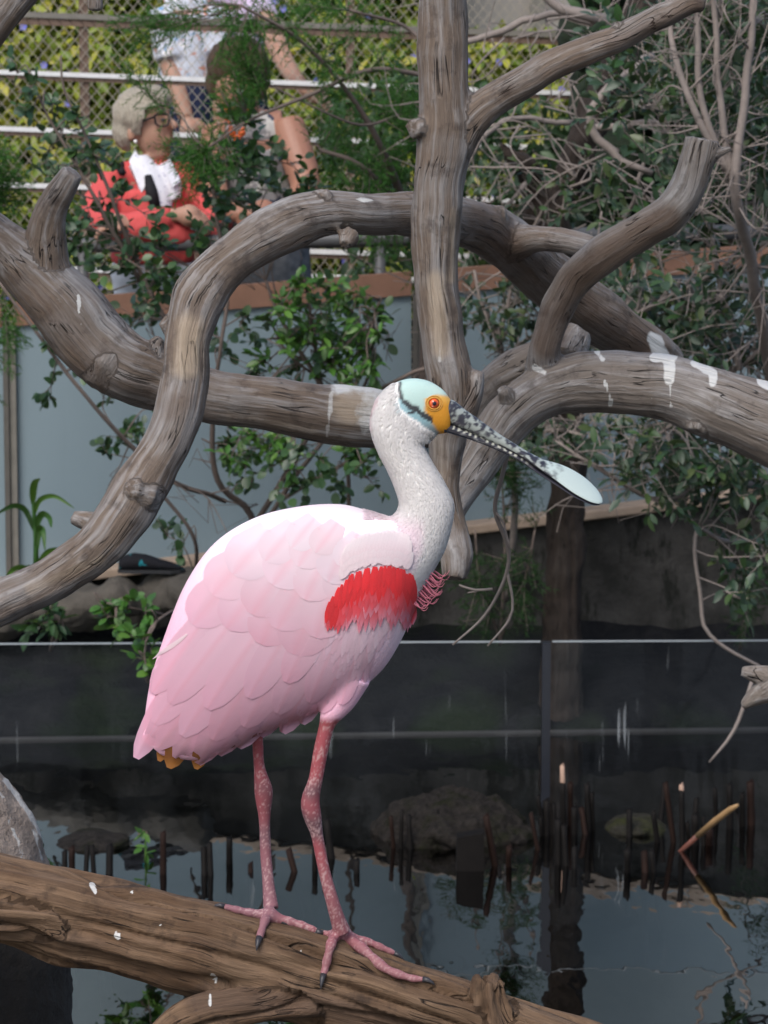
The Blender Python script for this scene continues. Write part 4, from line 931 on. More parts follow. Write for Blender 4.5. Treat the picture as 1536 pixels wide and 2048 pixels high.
Y3 = 13.2
w3 = thing('person', 'person in floral blouse and navy skirt standing behind the mesh fence', 'person', (P(370, 60, Y3).x, Y3, .8))
def up_y(z, Y): return YH + FPX*(CH-z)/Y          # rough row of a height
by_ = up_y(.82, Y3)
person_body(w3, M_skin1, [[(372,-60,Y3,22),(374,-20,Y3,24)], [(330,10,Y3,24),(374,0,Y3,32),(418,10,Y3,24)], [(374,20,Y3,48),(376,170,Y3,48),(376,260,Y3,54)],
    [(326,20,Y3-.02,24),(338,110,Y3-.06,22),(352,170,Y3-.1,20),(372,235,Y3-.14,16)], [(422,20,Y3,24),(432,110,Y3-.04,22),(440,190,Y3-.1,17)],
    [(352,270,Y3,36),(352,450,Y3,28),(352,by_-14,Y3,20),(348,by_-6,Y3-.1,17)], [(398,270,Y3,36),(400,450,Y3,28),(400,by_-14,Y3,20),(398,by_-6,Y3-.1,17)]],
    [(374,-105,Y3,40,42,46),(368,-82,Y3-.03,30,32,36),(362,-84,Y3-.12,5,8,9)], [(P(372,235,Y3-.14), Vector((.3, -.2, -.9)), Vector((0, -1, 0)), .17, .4), (P(440,190,Y3-.1), Vector((.2, -.3, -.9)), Vector((0, -1, 0)), .17, .4)])
hair_shell(w3, M_hair2, (376,-108,Y3+.015), (46,50,50), lambda x, y, d: y > -96 and d < -.02 and x < 395, extra=((402,-60,Y3+.03,18,26,60),(352,-20,Y3-.03,14,20,44)))
M_floral = mat_cloth('floral_blouse', (.52, .55, .62), .08, 12, [((.50, .22, .15), .60), ((.16, .30, .48), .62), ((.66, .64, .62), .60)], 34)
blob([[(334,14,Y3,32),(374,6,Y3,40),(414,14,Y3,32)], [(374,30,Y3,58),(376,100,Y3,58),(376,165,Y3,62)], [(328,20,Y3-.02,34),(338,80,Y3-.05,36),(344,120,Y3-.07,36)], [(420,20,Y3,34),(430,110,Y3-.04,32)]], [], .011, M_floral, 'blouse', w3, 3, .006)
M_navy = mat_cloth('navy_fabric', (.015, .022, .055), .2, 12)
blob([[(376,160,Y3,60),(376,300,Y3,68),(376,480,Y3,76)]], [], .014, M_navy, 'skirt', w3, 3, .006)
Y4 = 13.35
w4 = thing('person', 'person in pale lilac top reaching an arm along the fence rail', 'person', (P(470, 60, Y4).x, Y4, .8))
by_ = up_y(.82, Y4)
person_body(w4, M_skin1, [[(468,-70,Y4,22),(470,-30,Y4,24)], [(428,0,Y4,24),(470,-10,Y4,32),(514,0,Y4,24)], [(470,10,Y4,48),(472,160,Y4,46),(472,250,Y4,52)],
    [(512,5,Y4-.04,24),(545,70,Y4-.3,22),(575,135,Y4-.6,19),(608,178,Y4-.95,14)], [(428,5,Y4,24),(420,110,Y4,21),(430,190,Y4-.1,16)],
    [(450,270,Y4,36),(450,450,Y4,28),(450,by_-14,Y4,20),(446,by_-6,Y4-.1,17)], [(494,270,Y4,36),(496,450,Y4,28),(496,by_-14,Y4,20),(494,by_-6,Y4-.1,17)]],
    [(470,-112,Y4,40,42,46),(466,-90,Y4-.03,30,32,36),(462,-92,Y4-.12,5,8,9)], [(P(608,178,Y4-.95), Vector((.8, -.1, -.4)), Vector((0, -.3, 1)), .16, .5), (P(430,190,Y4-.1), Vector((.2, -.3, -.9)), Vector((0, -1, 0)), .17, .4)])
hair_shell(w4, M_hair1, (472,-116,Y4+.015), (46,50,50), lambda x, y, d: y > -104 and d < -.02)
M_lilac = mat_cloth('lilac_top', (.55, .46, .62), .08, 10)
blob([[(432,2,Y4,32),(470,-6,Y4,40),(510,2,Y4,32)], [(470,20,Y4,58),(472,90,Y4,58),(472,150,Y4,62)], [(510,2,Y4-.04,32),(530,40,Y4-.18,31)], [(430,5,Y4,32),(424,60,Y4,30)]], [], .011, M_lilac, 'top', w4, 3, .006)
blob([[(472,150,Y4,60),(450,300,Y4,50),(450,520,Y4,40)], [(472,150,Y4,60),(494,300,Y4,50),(496,520,Y4,40)]], [], .013, M_navy, 'trousers', w4, 3, .006)
# ------------------------------------------------------------------ vegetation
def leaf_template(ratio, bend=.12, fold=.10, rnd=False, n=5):
    ts = [0, .12, .32, .55, .78, .93, 1.0] if rnd else [0, .18, .45, .75, 1.0]
    vs, fs = [], []
    for t_ in ts:
        wv = ratio*.5*(math.sin(math.pi*min(1, t_))**(.62 if rnd else .85)); z = -bend*t_*t_
        if t_ in (0, 1.0): vs.append((t_, 0, z))
        else: vs += [(t_, -wv, z + fold*wv*2), (t_, 0, z), (t_, wv, z + fold*wv*2)]
    k = len(ts)-2
    fs += [(0, 2, 1), (0, 3, 2)]
    for i in range(k-1):
        a = 1+3*i; fs += [(a, a+1, a+4, a+3), (a+1, a+2, a+5, a+4)]
    a = 1+3*(k-1); e = len(vs)-1; fs += [(a, a+1, e), (a+1, a+2, e)]
    return np.array(vs), fs
def frame(d, up):
    d = d/np.linalg.norm(d); s = np.cross(up, d); n_ = np.linalg.norm(s); s = s/n_ if n_ > 1e-6 else np.array([1., 0, 0]); u = np.cross(d, s); return np.stack([d, s, u], 1)
def batch(tpl, leaves):                 # leaves: (pos, 3x3 frame, size) -> one merged mesh
    tv, tf = tpl; m = MB(); V = []
    for k, (p, R_, s_) in enumerate(leaves):
        V.append(tv @ R_.T*s_ + p); n0 = k*len(tv); m.f += [[n0+q for q in f] for f in tf]
    m.v = np.vstack(V) if V else []; return m
def leaf_objects(tpl, leaves, mat, parent, name='leaf'):
    me = bpy.data.meshes.new(name); me.from_pydata([tuple(v) for v in tpl[0]], [], [list(f) for f in tpl[1]]); me.update(); me.polygons.foreach_set('use_smooth', [True]*len(me.polygons)); me.materials.append(mat)
    inv = Matrix.Translation(parent.location).inverted()
    for p, R_, s_ in leaves:
        o = bpy.data.objects.new(name, me); C.objects.link(o); o.parent = parent; o.matrix_parent_inverse = inv
        o.matrix_basis = Matrix.Translation(p) @ Matrix(R_.tolist()).to_4x4() @ Matrix.Scale(s_, 4)
def rdir(up=.2): v = nrs.normal(size=3); v[2] += up; return v/np.linalg.norm(v)
def shrub(name, label, stems, clusters, tpl, lsize, leaf_mat, stem_mat, cat='shrub', per=(3, 4), spread=.05, maxobj=260, up=.2, group=None, twig_r=.0016, bare=0, flat=0):
    b = P(*stems[0][0][:3]); th = thing(name, label, cat, b, group); samples = []
    for st in stems:
        p, r = chain(st, .03)
        pw = np.array([np.array(q) + .006*np.array([nz(Vector(q)*9), nz(Vector(q)*9 + Vector((5, 0, 0))), nz(Vector(q)*9 + Vector((0, 7, 0)))]) for q in p])
        MB().tube([Vector(q) for q in pw], list(r), 8).build('stem', stem_mat, th); samples += [(q, rr) for q, rr in zip(pw, r)]
    SP = np.array([s[0] for s in samples]); tw = MB(); leaves = []
    for cl in clusters:
        px, py, Y = cl[:3]; k = cl[3] if len(cl) > 3 else 1.0; c = np.array(P(px, py, Y)); i = ((SP - c)**2).sum(1).argmin(); a = SP[i]
        mid = (a + c)/2 + nrs.normal(size=3)*.02 + np.array([0, 0, .02]); pts = [Vector(q) for q in spline([a, mid, c], n=3)]
        tw.tube(pts, list(np.linspace(max(twig_r*1.6, .0018), twig_r, len(pts))), 5)
        main = (c - a)/max(1e-4, np.linalg.norm(c - a))
        for s_ in range(nrs.randint(per[0], per[0]+2)):
            d = rdir(up) + main*.6; d /= np.linalg.norm(d); L = spread*k*nrs.uniform(.6, 1.5); e = c + d*L; cu = nrs.normal(size=3)*L*.15
            tw.tube([Vector(c), Vector(c + d*L*.5 + cu), Vector(e)], [twig_r, twig_r*.8, twig_r*.5], 4)
            n_ = nrs.randint(per[1], per[1]+3)
            for j in range(n_):
                f = (j+1)/n_; p = c + d*L*f + cu*(1-(2*f-1)**2); ld = rdir(-.15) + d*.7
                if j == n_-1: ld = d + .3*rdir(0)
                upv = np.array([0, -.35, 1.]) + nrs.normal(size=3)*.45
                leaves.append((p, frame(ld, upv), lsize*nrs.uniform(.6, 1.2)))
    ok_ = np.where(pix(SP)[1] < 1000)[0]
    for s_ in range(bare):
        i = ok_[nrs.randint(len(ok_))]; d = rdir(.1); d[1] *= .4; L = nrs.uniform(.08, .3); a = SP[i]; q1 = a + d*L*.5 + nrs.normal(size=3)*L*.1; e = a + d*L + nrs.normal(size=3)*L*.25
        tw.tube([Vector(q) for q in spline([a, q1, e], n=4)], list(np.linspace(.0028, .0009, 9)), 5)
        for z_ in range(2): tw.tube([Vector(q1), Vector((q1+e)/2 + nrs.normal(size=3)*.02), Vector(q1 + rdir(.2)*L*.5)], [.0016, .0012, .0007], 4)
    stuff(tw.build('twigs', stem_mat, th))
    # the leaves nearest the viewer are single parts, the rest one mass
    leaves.sort(key=lambda q: q[0][1] - q[2]*3); own = leaves[:maxobj]; rest = leaves[maxobj:]
    if own: leaf_objects(tpl, own, leaf_mat, th)
    if rest: stuff(batch(tpl, rest).build('foliage', leaf_mat, th))
    return th
def rnd_clusters(n, poly, Y0, Y1, k=1.0):      # scattered inside a pixel polygon
    out = []; xs_ = [p[0] for p in poly]; ys_ = [p[1] for p in poly]
    while len(out) < n:
        x_, y_ = nrs.uniform(min(xs_), max(xs_)), nrs.uniform(min(ys_), max(ys_)); ins = False
        for (x0, y0), (x1, y1) in zip(poly, poly[1:] + poly[:1]):
            if (y0 > y_) != (y1 > y_) and x_ < (x1-x0)*(y_-y0)/(y1-y0) + x0: ins = not ins
        if ins: out.append((x_, y_, nrs.uniform(Y0, Y1), k))
    return out
ROUND = leaf_template(.72, .12, .10, True); OVAL = leaf_template(.46, .18, .14); LANCE = leaf_template(.36, .22, .16)
M_leafA = mat_leaf('leaf_dark', [(.026, .065, .022), (.04, .095, .03), (.03, .075, .038), (.065, .14, .033), (.042, .085, .048)], .4)
M_leafB = mat_leaf('leaf_blue_green', [(.028, .058, .032), (.04, .08, .042), (.024, .05, .026), (.065, .105, .07), (.036, .095, .025), (.08, .11, .04)], .42)
M_leafC = mat_leaf('leaf_fresh', [(.045, .14, .02), (.07, .19, .025), (.035, .10, .02), (.10, .22, .03)], .4)
M_hedge = mat_leaf('leaf_hedge', [(.17, .26, .035), (.28, .37, .05), (.46, .46, .06), (.12, .20, .035), (.34, .43, .07), (.52, .48, .08)], .5, .3, .35)
M_dgreen = mat_leaf('leaf_deep', [(.018, .048, .018), (.03, .075, .026), (.05, .11, .03), (.03, .062, .03)], .5)
M_stem = mat_plain('twig_bark', (.13, .10, .085), .8, .35, 60, .4, .002)
M_pale = mat_plain('pale_bark', (.22, .185, .165), .8, .3, 60, .4, .002)
M_bark = mat_wood('dark_bark', (.045, .036, .030), (.035, .025, .02), (.008, .006, .005), .5, .6, .9)
M_bark.name = 'dark_bark'
# hedge behind the fence: leafy mass with small blue flowers
hedge = thing('hedge', 'yellow green flowering hedge with small blue flowers behind the mesh fence', 'hedge', (-.3, 14.2, .8))
bv, bf = [], []; NX, NZ = 90, 50
x0, x1 = P(-600, 0, 14).x, P(1330, 0, 14).x
def hy(x, z): return 14.15 + .22*nz(Vector((x*1.7, z*1.7, 5))) + .12*nz(Vector((x*4.5, z*4.5, 8)))
def htop(x): return 3.0 if x < P(880, 0, 14).x else 2.03
for j in range(NZ+1):
    for i in range(NX+1):
        x_ = x0 + (x1-x0)*i/NX; z_ = .7 + (htop(x_)-.75)*j/NZ; bv.append((x_, hy(x_, z_)+.05, z_))
for j in range(NZ):
    for i in range(NX): a = j*(NX+1)+i; bf.append([a, a+1, a+NX+2, a+NX+1])
n = len(bv); bv += [(x, 14.75, z) for x, y, z in bv]; bf += [[q+n for q in reversed(f)] for f in bf]
for i in range(NX): a = NZ*(NX+1)+i; bf.append([a, a+1, n+a+1, n+a])
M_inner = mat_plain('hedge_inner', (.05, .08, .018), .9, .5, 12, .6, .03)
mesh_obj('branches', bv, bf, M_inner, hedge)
lv = []
for k in range(26000):
    x_ = nrs.uniform(x0, x1); z_ = nrs.uniform(.75, htop(x_)); y_ = hy(x_, z_) - nrs.uniform(-.02, .14)
    lv.append((np.array([x_, y_, z_]), frame(rdir(-.3) + np.array([0, -.4, 0]), np.array([0, -.8, .7]) + nrs.normal(size=3)*.5), nrs.uniform(.04, .085)))
stuff(batch(OVAL, lv).build('foliage', M_hedge, hedge))
M_flower = mat_plain('blue_petal', (.16, .17, .55), .6, .3, 80, .1, .002); m = MB()
for k in range(150):
    x_ = nrs.uniform(x0, x1); z_ = nrs.uniform(.9, htop(x_)-.1); c = np.array([x_, hy(x_, z_)-.15, z_])
    for q in range(5):
        a = q*1.2566 + k; d = np.array([math.cos(a), -.25, math.sin(a)])*.016; s_ = np.array([-math.sin(a), 0, math.cos(a)])*.009; n0 = len(m.v)
        m.v += [Vector(c), Vector(c + d*.6 + s_), Vector(c + d), Vector(c + d*.6 - s_)]; m.f.append([n0, n0+1, n0+2, n0+3])
stuff(m.build('blossom', M_flower, hedge))
# the deep green mass of trees closing the view on the right
def mass(name, label, poly, Y, n, tpl, size, mat, stemrows, cat='tree', thick=.5, dens=1):
    th = thing(name, label, cat, P(*stemrows[0][0][:3]))
    for st in stemrows:
        p, r = chain(st, .06); MB().tube([Vector(q) for q in p], list(r), 10).build('trunk', M_stem, th)
    lv = []; inner = MB()
    for (px, py, Y_, k) in rnd_clusters(max(10, n//60), poly, Y, Y+thick):
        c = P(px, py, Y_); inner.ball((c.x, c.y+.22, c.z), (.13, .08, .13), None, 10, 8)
    for (px, py, Y_, k) in rnd_clusters(n, poly, Y, Y+thick):
        if nz(Vector((px*.012, py*.012, Y_*2))) < -.28: continue
        lv.append((np.array(P(px, py, Y_)), frame(rdir(-.3), np.array([0, -.6, .8]) + nrs.normal(size=3)*.6), size*nrs.uniform(.6, 1.25)))
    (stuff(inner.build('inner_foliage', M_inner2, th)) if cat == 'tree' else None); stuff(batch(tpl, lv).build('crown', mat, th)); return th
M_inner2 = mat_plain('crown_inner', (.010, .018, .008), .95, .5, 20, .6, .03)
mass('evergreen_tree', 'deep green evergreen crown closing the view behind the right shrub', [(1120,-120),(1900,-120),(1900,900),(1180,800),(1060,520),(1180,260)], 10.9, 9000, OVAL, .06, M_dgreen, [[(1500,1060,11.4,40),(1480,600,11.4,34),(1500,100,11.4,26),(1510,-60,11.4,14)]], thick=1.0)
mass('evergreen_tree', 'dark green bush between the upright driftwood and the dark trunk', [(660,180),(840,130),(1180,240),(1120,420),(1100,560),(860,560),(700,540),(640,330)], 11.3, 2600, OVAL, .05, M_dgreen, [[(900,1030,11.5,18),(880,700,11.5,14),(850,420,11.5,9)]], cat='bush', thick=.5)
# dark rough-barked tree in the bank
tree = thing('rough_tree', 'dark rough barked tree trunk rising from the bank behind the bill', 'tree', P(1125, 1290, 9.95))
def as_part(o, parent, name):
    for k in ('label', 'category'):
        if k in o: del o[k]
    o.name = name; o.parent = parent; o.matrix_parent_inverse = Matrix.Translation(parent.location).inverted(); return o
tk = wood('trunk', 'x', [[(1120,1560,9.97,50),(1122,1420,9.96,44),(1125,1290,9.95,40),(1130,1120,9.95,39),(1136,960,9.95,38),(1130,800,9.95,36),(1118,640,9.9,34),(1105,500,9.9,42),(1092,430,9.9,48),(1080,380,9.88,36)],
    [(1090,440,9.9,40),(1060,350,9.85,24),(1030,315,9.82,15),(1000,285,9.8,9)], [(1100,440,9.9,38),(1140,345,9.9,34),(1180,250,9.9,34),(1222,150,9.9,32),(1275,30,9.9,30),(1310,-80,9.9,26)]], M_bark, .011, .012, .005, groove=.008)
as_part(tk, tree, 'trunk')
for st in ([(1300,110,9.6,8),(1262,140,9.4,8),(1205,188,9.3,9),(1178,238,9.3,9),(1192,278,9.3,9),(1222,300,9.3,9),(1245,328,9.3,8),(1305,345,9.3,6)], [(1170,255,9.5,6),(1260,250,9.4,8),(1320,248,9.4,6)], [(1290,730,9.4,10),(1320,680,9.3,14),(1370,620,9.2,17),(1440,590,9.2,16),(1500,575,9.2,12)],
           [(900,90,9.8,6),(1000,60,9.8,7),(1120,30,9.8,7),(1220,60,9.85,8)], [(1050,-60,9.7,8),(1120,20,9.7,10),(1180,30,9.7,12),(1230,60,9.8,16)], [(900,430,9.6,4),(950,300,9.6,5),(1020,240,9.7,5),(1150,245,9.8,6)], [(960,520,9.7,3),(1000,430,9.7,4),(1060,360,9.8,5)], [(1230,600,9.5,4),(1240,470,9.5,4),(1270,380,9.4,4),(1300,300,9.4,3)]):
    p, r = chain(st, .03); MB().tube([Vector(q) + Vector((nz(Vector(q)*14), 0, nz(Vector(q)*14+Vector((3,0,0)))))*.012 for q in p], list(r), 8).build('dead_limb', M_pale, tree)
m = MB()
for k in range(150):
    px, py = nrs.uniform(860, 1330), nrs.uniform(-10, 620); a = P(px, py, nrs.uniform(9.4, 10.1)); d = Vector((nrs.normal(), nrs.normal()*.3, nrs.normal()*.7+.1)).normalized(); L = nrs.uniform(.08, .35)
    q = spline([tuple(a), tuple(a + d*L*.5 + Vector(nrs.normal(size=3)*L*.12)), tuple(a + d*L + Vector(nrs.normal(size=3)*L*.2))], n=4); m.tube([Vector(z) for z in q], list(np.linspace(.0032, .001, len(q))), 5)
stuff(m.build('twigs', M_pale, tree))
# round-leaved shrub in front of the blue panels
cl = [(100,200),(150,230),(60,180),(170,290),(110,300),(140,260),(40,140),(210,330),(250,400),(230,470),(170,430),(280,420),(330,520),(240,540),(300,560),(200,500),(190,300),(120,350),(480,250),(440,300),(520,290),(470,340),(420,370),(540,360),(585,390),(500,420),(450,440),(545,310),(400,470),(300,590),(270,650),(150,470),(110,470),(60,230),
      (200,390),(260,470),(220,440),(90,690),(110,780),(150,740),(200,800),(180,730),(240,860),(210,910),(280,900),(330,830),(130,640),(450,700),(480,650),(520,690),(560,640),(600,680),(650,650),(690,690),(720,640),(590,740),(540,760),(650,750),(700,760),(740,700),(480,760),(620,600),(670,590),(760,660),(640,700),(450,860),(470,920),(520,900),(560,930),(600,890),(640,920),(690,890),(720,930),(760,900),(500,960),(430,900),(560,980),(740,960),(680,950),(330,1070),(370,1090),(620,960)]
cl = [(x_+nrs.uniform(-9, 9), y_+nrs.uniform(-9, 9), nrs.uniform(9.35, 9.9)) for x_, y_ in cl for _ in range(1)] + [(x_+nrs.uniform(-35, 35), y_+nrs.uniform(-30, 30), nrs.uniform(9.4, 9.95)) for x_, y_ in cl[12:33] for _ in range(2)]
shrub('round_leaf_shrub', 'sprawling round leaved shrub spread across the pale blue panels', [
    [(540,1190,10.0,7),(500,1030,9.9,7),(435,960,9.8,6),(425,830,9.7,5),(440,700,9.6,4),(455,580,9.6,4),(430,420,9.6,4),(415,300,9.6,3)], [(510,1050,9.9,6),(600,900,9.8,6),(640,780,9.8,5),(560,640,9.7,4),(530,560,9.7,3)], [(620,860,9.8,5),(720,700,9.8,4),(760,600,9.8,3)],
    [(450,1000,9.85,5),(340,960,9.6,5),(270,900,9.5,5),(180,800,9.4,4),(100,700,9.4,4),(0,560,9.4,3)], [(425,830,9.7,5),(330,640,9.6,5),(280,540,9.6,4.5),(225,400,9.5,4),(170,270,9.5,3),(130,180,9.5,2.5),(120,110,9.5,2)], [(280,560,9.6,5),(190,400,9.5,4),(110,260,9.5,3),(60,150,9.5,2)],
    [(560,1000,9.9,5),(700,920,9.8,4),(800,880,9.8,4),(830,760,9.8,3)], [(520,1080,9.9,5),(560,1000,9.8,5),(690,830,9.7,4),(830,745,9.6,4),(870,742,9.6,4)], [(300,960,9.6,4),(390,1080,9.7,4),(380,1180,9.9,4)]], cl, ROUND, .034, M_leafA, M_stem, spread=.05, maxobj=290, bare=30)
shrub('leafy_shoot', 'bright green leafy shoots in front of the rust brown board and blue panel', [[(700,1150,10.1,5),(690,900,9.9,4),(640,760,9.7,4),(620,620,9.6,3),(610,560,9.6,2)], [(680,860,9.85,4),(740,740,9.7,3),(750,620,9.6,2)], [(640,760,9.7,3),(570,700,9.6,3),(540,640,9.6,2)]],
      rnd_clusters(46, [(590,560),(700,570),(770,620),(760,760),(640,780),(520,720),(540,640)], 9.45, 9.75, .8) + rnd_clusters(14, [(430,840),(620,860),(760,890),(640,940),(450,930)], 9.5, 9.8, .8), OVAL, .036, M_leafC, M_stem, spread=.04, maxobj=240)
shrub('hanging_sprig', 'fresh green leafy sprig hanging over the glass beside the pink tail', [[(420,1195,9.4,4),(340,1225,8.75,3),(300,1262,8.62,3),(288,1310,8.6,2),(300,1365,8.6,2)], [(330,1232,8.75,3),(260,1215,8.7,2),(215,1205,8.7,2)]],
      [(285,1280,8.6),(290,1320,8.6),(305,1352,8.6),(230,1215,8.7),(265,1205,8.7),(215,1235,8.7),(290,1225,8.65),(250,1250,8.7)], ROUND, .036, M_leafC, M_stem, spread=.03, maxobj=200)
# tall shrub with long leaves on the right
cr = rnd_clusters(115, [(1190,40),(1560,-40),(1560,720),(1420,760),(1340,700),(1240,640),(1250,420),(1200,300)], 8.3, 9.4) + rnd_clusters(50, [(1340,-20),(1560,-20),(1560,420),(1430,420)], 8.2, 8.7) + rnd_clusters(55, [(1180,860),(1330,830),(1540,940),(1560,1010),(1330,1000),(1250,930)], 8.6, 9.3) + rnd_clusters(10, [(1400,1060),(1550,1040),(1560,1200),(1470,1220)], 8.6, 9.2) + rnd_clusters(34, [(1180,560),(1420,560),(1440,740),(1340,700)], 8.6, 9.3)
shrub('long_leaf_shrub', 'tall dense shrub with long dark leaves and bare upright canes behind the forked limb', [
    [(1600,1290,9.8,14),(1570,1000,9.2,14),(1536,720,8.6,13),(1500,520,8.3,12),(1472,390,8.12,11),(1482,250,8.1,9),(1500,100,8.1,8),(1512,-60,8.1,7)], [(1468,370,8.12,9),(1440,200,8.1,7),(1428,0,8.1,6),(1425,-60,8.1,5)], [(1462,355,8.12,8),(1402,200,8.1,7),(1395,50,8.1,6),(1390,-40,8.1,5)], [(1455,345,8.12,8),(1372,185,8.1,7),(1340,60,8.15,6),(1330,-40,8.2,5)],
    [(1480,740,8.7,8),(1445,580,8.7,7),(1425,480,8.7,5),(1400,400,8.7,4)], [(1570,1000,9.2,8),(1450,960,9.0,6),(1320,1000,8.9,5),(1190,930,8.8,4),(1110,880,8.8,3)], [(1560,1080,9.2,7),(1450,1080,8.9,5),(1395,1060,8.8,4),(1400,1200,8.8,4),(1420,1270,8.8,4),(1536,1345,8.8,3)], [(1520,700,8.7,6),(1400,800,8.8,5),(1330,860,8.8,4),(1240,930,8.8,3)], [(1536,480,8.6,5),(1400,560,8.7,4),(1250,640,8.8,4)], [(1505,1360,8.5,4),(1470,1460,8.5,4),(1420,1525,8.5,2)]],
    cr, OVAL, .043, M_leafB, M_pale, spread=.075, maxobj=300, up=-.1, bare=150, per=(3, 5))
# smaller olive shrub in the middle distance
cm = rnd_clusters(46, [(930,560),(1090,560),(1240,620),(1200,720),(1060,690),(930,740)], 9.5, 9.9) + rnd_clusters(16, [(1030,840),(1180,830),(1180,930),(1060,900)], 9.2, 9.7) + rnd_clusters(14, [(900,340),(1180,300),(1260,460),(1150,520)], 9.5, 9.8, .8)
shrub('olive_shrub', 'grey green small leaved shrub behind the fork of the pale limb', [[(1010,1200,10.05,8),(1030,1000,9.9,7),(1010,800,9.8,6),(1000,680,9.75,5),(960,600,9.7,4),(950,540,9.7,3)], [(1005,720,9.75,5),(1090,660,9.7,4),(1200,640,9.6,3)], [(1020,900,9.8,4),(1100,860,9.6,4),(1170,870,9.5,3)], [(1000,680,9.75,4),(1040,520,9.7,4),(1100,400,9.65,3),(1180,360,9.6,3)]], cm, OVAL, .036, M_leafB, M_pale, spread=.05, maxobj=200, bare=40)
# feathery plants
def feathery(name, label, stems, sprays, mat, stem_mat, cat='shrub', length=.16, needle=.018, nw=.0015):
    th = thing(name, label, cat, P(*stems[0][0][:3])); S_ = []
    for st in stems:
        p, r = chain(st, .03); MB().tube([Vector(q) for q in p], list(r), 8).build('stem', stem_mat, th); S_ += list(p)
    S_ = np.array(S_); m = MB(); tw = MB()
    for (px, py, Y, k) in sprays:
        e = np.array(P(px, py, Y)); i = ((S_ - e)**2).sum(1).argmin(); a = S_[i]
        if np.linalg.norm(e-a) > length*1.6: a2 = e + (a-e)/np.linalg.norm(a-e)*length*1.3; tw.tube([Vector(a), Vector((a+a2)/2 + nrs.normal(size=3)*.015), Vector(a2)], [.0022, .0018, .0014], 5); a = a2
        ax = e - a; L = np.linalg.norm(ax); ax /= L; tw.tube([Vector(a), Vector(e)], [.0016, .0006], 4)
        nb = max(5, int(L/.012))
        for j in range(nb):
            f = (j+.5)/nb; b = a + ax*L*f; d = ax*.75 + rdir(-.1)*.8; d /= np.linalg.norm(d); l2 = (.075*(1-f)+.03)*nrs.uniform(.6, 1.2)*k
            s2 = np.cross(d, nrs.normal(size=3)); s2 = s2/np.linalg.norm(s2)*nw*.7; n0 = len(m.v); m.v += [b - s2, b + s2, b + d*l2]; m.f.append([n0, n0+1, n0+2])
            nn_ = max(4, int(l2/.0045))
            for z_ in range(nn_):
                g = (z_+.4)/nn_; q = b + d*l2*g; nd = d*.8 + rdir(-.1)*.75; nd /= np.linalg.norm(nd); s3 = np.cross(nd, nrs.normal(size=3)); s3 = s3/np.linalg.norm(s3)*nw; ln = needle*nrs.uniform(.6, 1.2)
                n0 = len(m.v); m.v += [q - s3, q + s3, q + nd*ln]; m.f.append([n0, n0+1, n0+2])
    stuff(tw.build('twigs', stem_mat, th)); m.v = np.array(m.v); stuff(m.build('foliage', mat, th)); return th
def pts(n, poly, Y0, Y1, k=1.0): return rnd_clusters(n, poly, Y0, Y1, k)
M_feath = mat_leaf('feathery_green', [(.032, .11, .02), (.05, .15, .026), (.07, .18, .03), (.04, .12, .025)], .6, .2, .3)
feathery('tamarisk', 'feathery green tamarisk spraying across the fence and the bowed head', [
    [(800,1220,10.1,12),(835,900,10.0,10),(850,600,9.9,10),(810,420,9.8,9),(765,300,9.6,7),(700,190,9.5,5),(600,80,9.4,4),(480,10,9.3,3)], [(810,420,9.8,7),(720,330,9.6,5),(640,300,9.6,4)], [(850,150,9.6,5),(740,140,9.5,5),(620,190,9.4,4),(500,240,9.3,3),(410,300,9.3,2)], [(850,560,9.9,7),(848,150,9.6,5),(820,60,9.6,4),(700,20,9.5,3)], [(800,230,9.6,3),(720,250,9.5,3),(620,210,9.4,2),(540,170,9.4,2)]],
    pts(34, [(430,85),(520,80),(545,140),(530,190),(440,190),(415,140)], 9.25, 9.45) + pts(22, [(400,250),(470,270),(480,330),(430,400),(385,380),(370,320)], 9.2, 9.4) + pts(95, [(640,180),(830,150),(830,560),(700,520),(640,330)], 9.5, 10.0, 1.1) + pts(40, [(400,-20),(840,-20),(840,150),(600,190),(470,100)], 9.3, 9.7) + pts(14, [(200,40),(330,30),(330,150),(230,160)], 9.3, 9.6) + pts(16, [(290,260),(400,280),(390,400),(320,420)], 9.3, 9.5, .8), M_feath, M_stem)
feathery('tamarisk', 'feathery green tamarisk at the end of the panel wall beside the left post', [[(-60,1200,10.1,9),(-70,800,9.8,8),(-60,500,9.6,6),(-40,250,9.5,4)], [(-65,700,9.7,5),(-20,620,9.6,4),(30,560,9.5,3)]],
    pts(60, [(-80,290),(75,310),(80,470),(-60,500)], 9.4, 9.8) + pts(26, [(-80,560),(30,560),(60,700),(40,830),(-60,820)], 9.4, 9.8) + pts(8, [(-40,480),(50,480),(60,560),(-40,560)], 9.5, 9.8), M_feath, M_stem)
M_feath2 = mat_leaf('feathery_dark', [(.012, .038, .012), (.02, .055, .016), (.028, .07, .02)], .6, .2, .25)
feathery('asparagus_fern', 'wispy dark green fern on the bank below the hanging trunk end', [[(1000,1290,9.95,4),(1010,1120,9.85,3),(1005,980,9.8,2),(1000,920,9.8,2)], [(1000,1280,9.95,3),(960,1150,9.8,3),(950,1060,9.75,2)], [(1000,1280,9.95,3),(1050,1160,9.8,3),(1070,1060,9.75,2)]],
    pts(34, [(950,930),(1080,900),(1090,1010),(960,1030)], 9.7, 9.9, .8) + pts(34, [(860,1100),(1080,1040),(1090,1280),(900,1290)], 9.6, 9.95, .9), M_feath2, M_stem)
feathery('asparagus_fern', 'wispy fern tufts on the dark wall at the foot of the long leaved shrub', [[(1480,1300,9.9,4),(1500,1180,9.7,3),(1520,1100,9.6,2)]], pts(16, [(1450,1130),(1560,1100),(1560,1280),(1470,1290)], 9.5, 9.8, .8), M_feath2, M_stem)
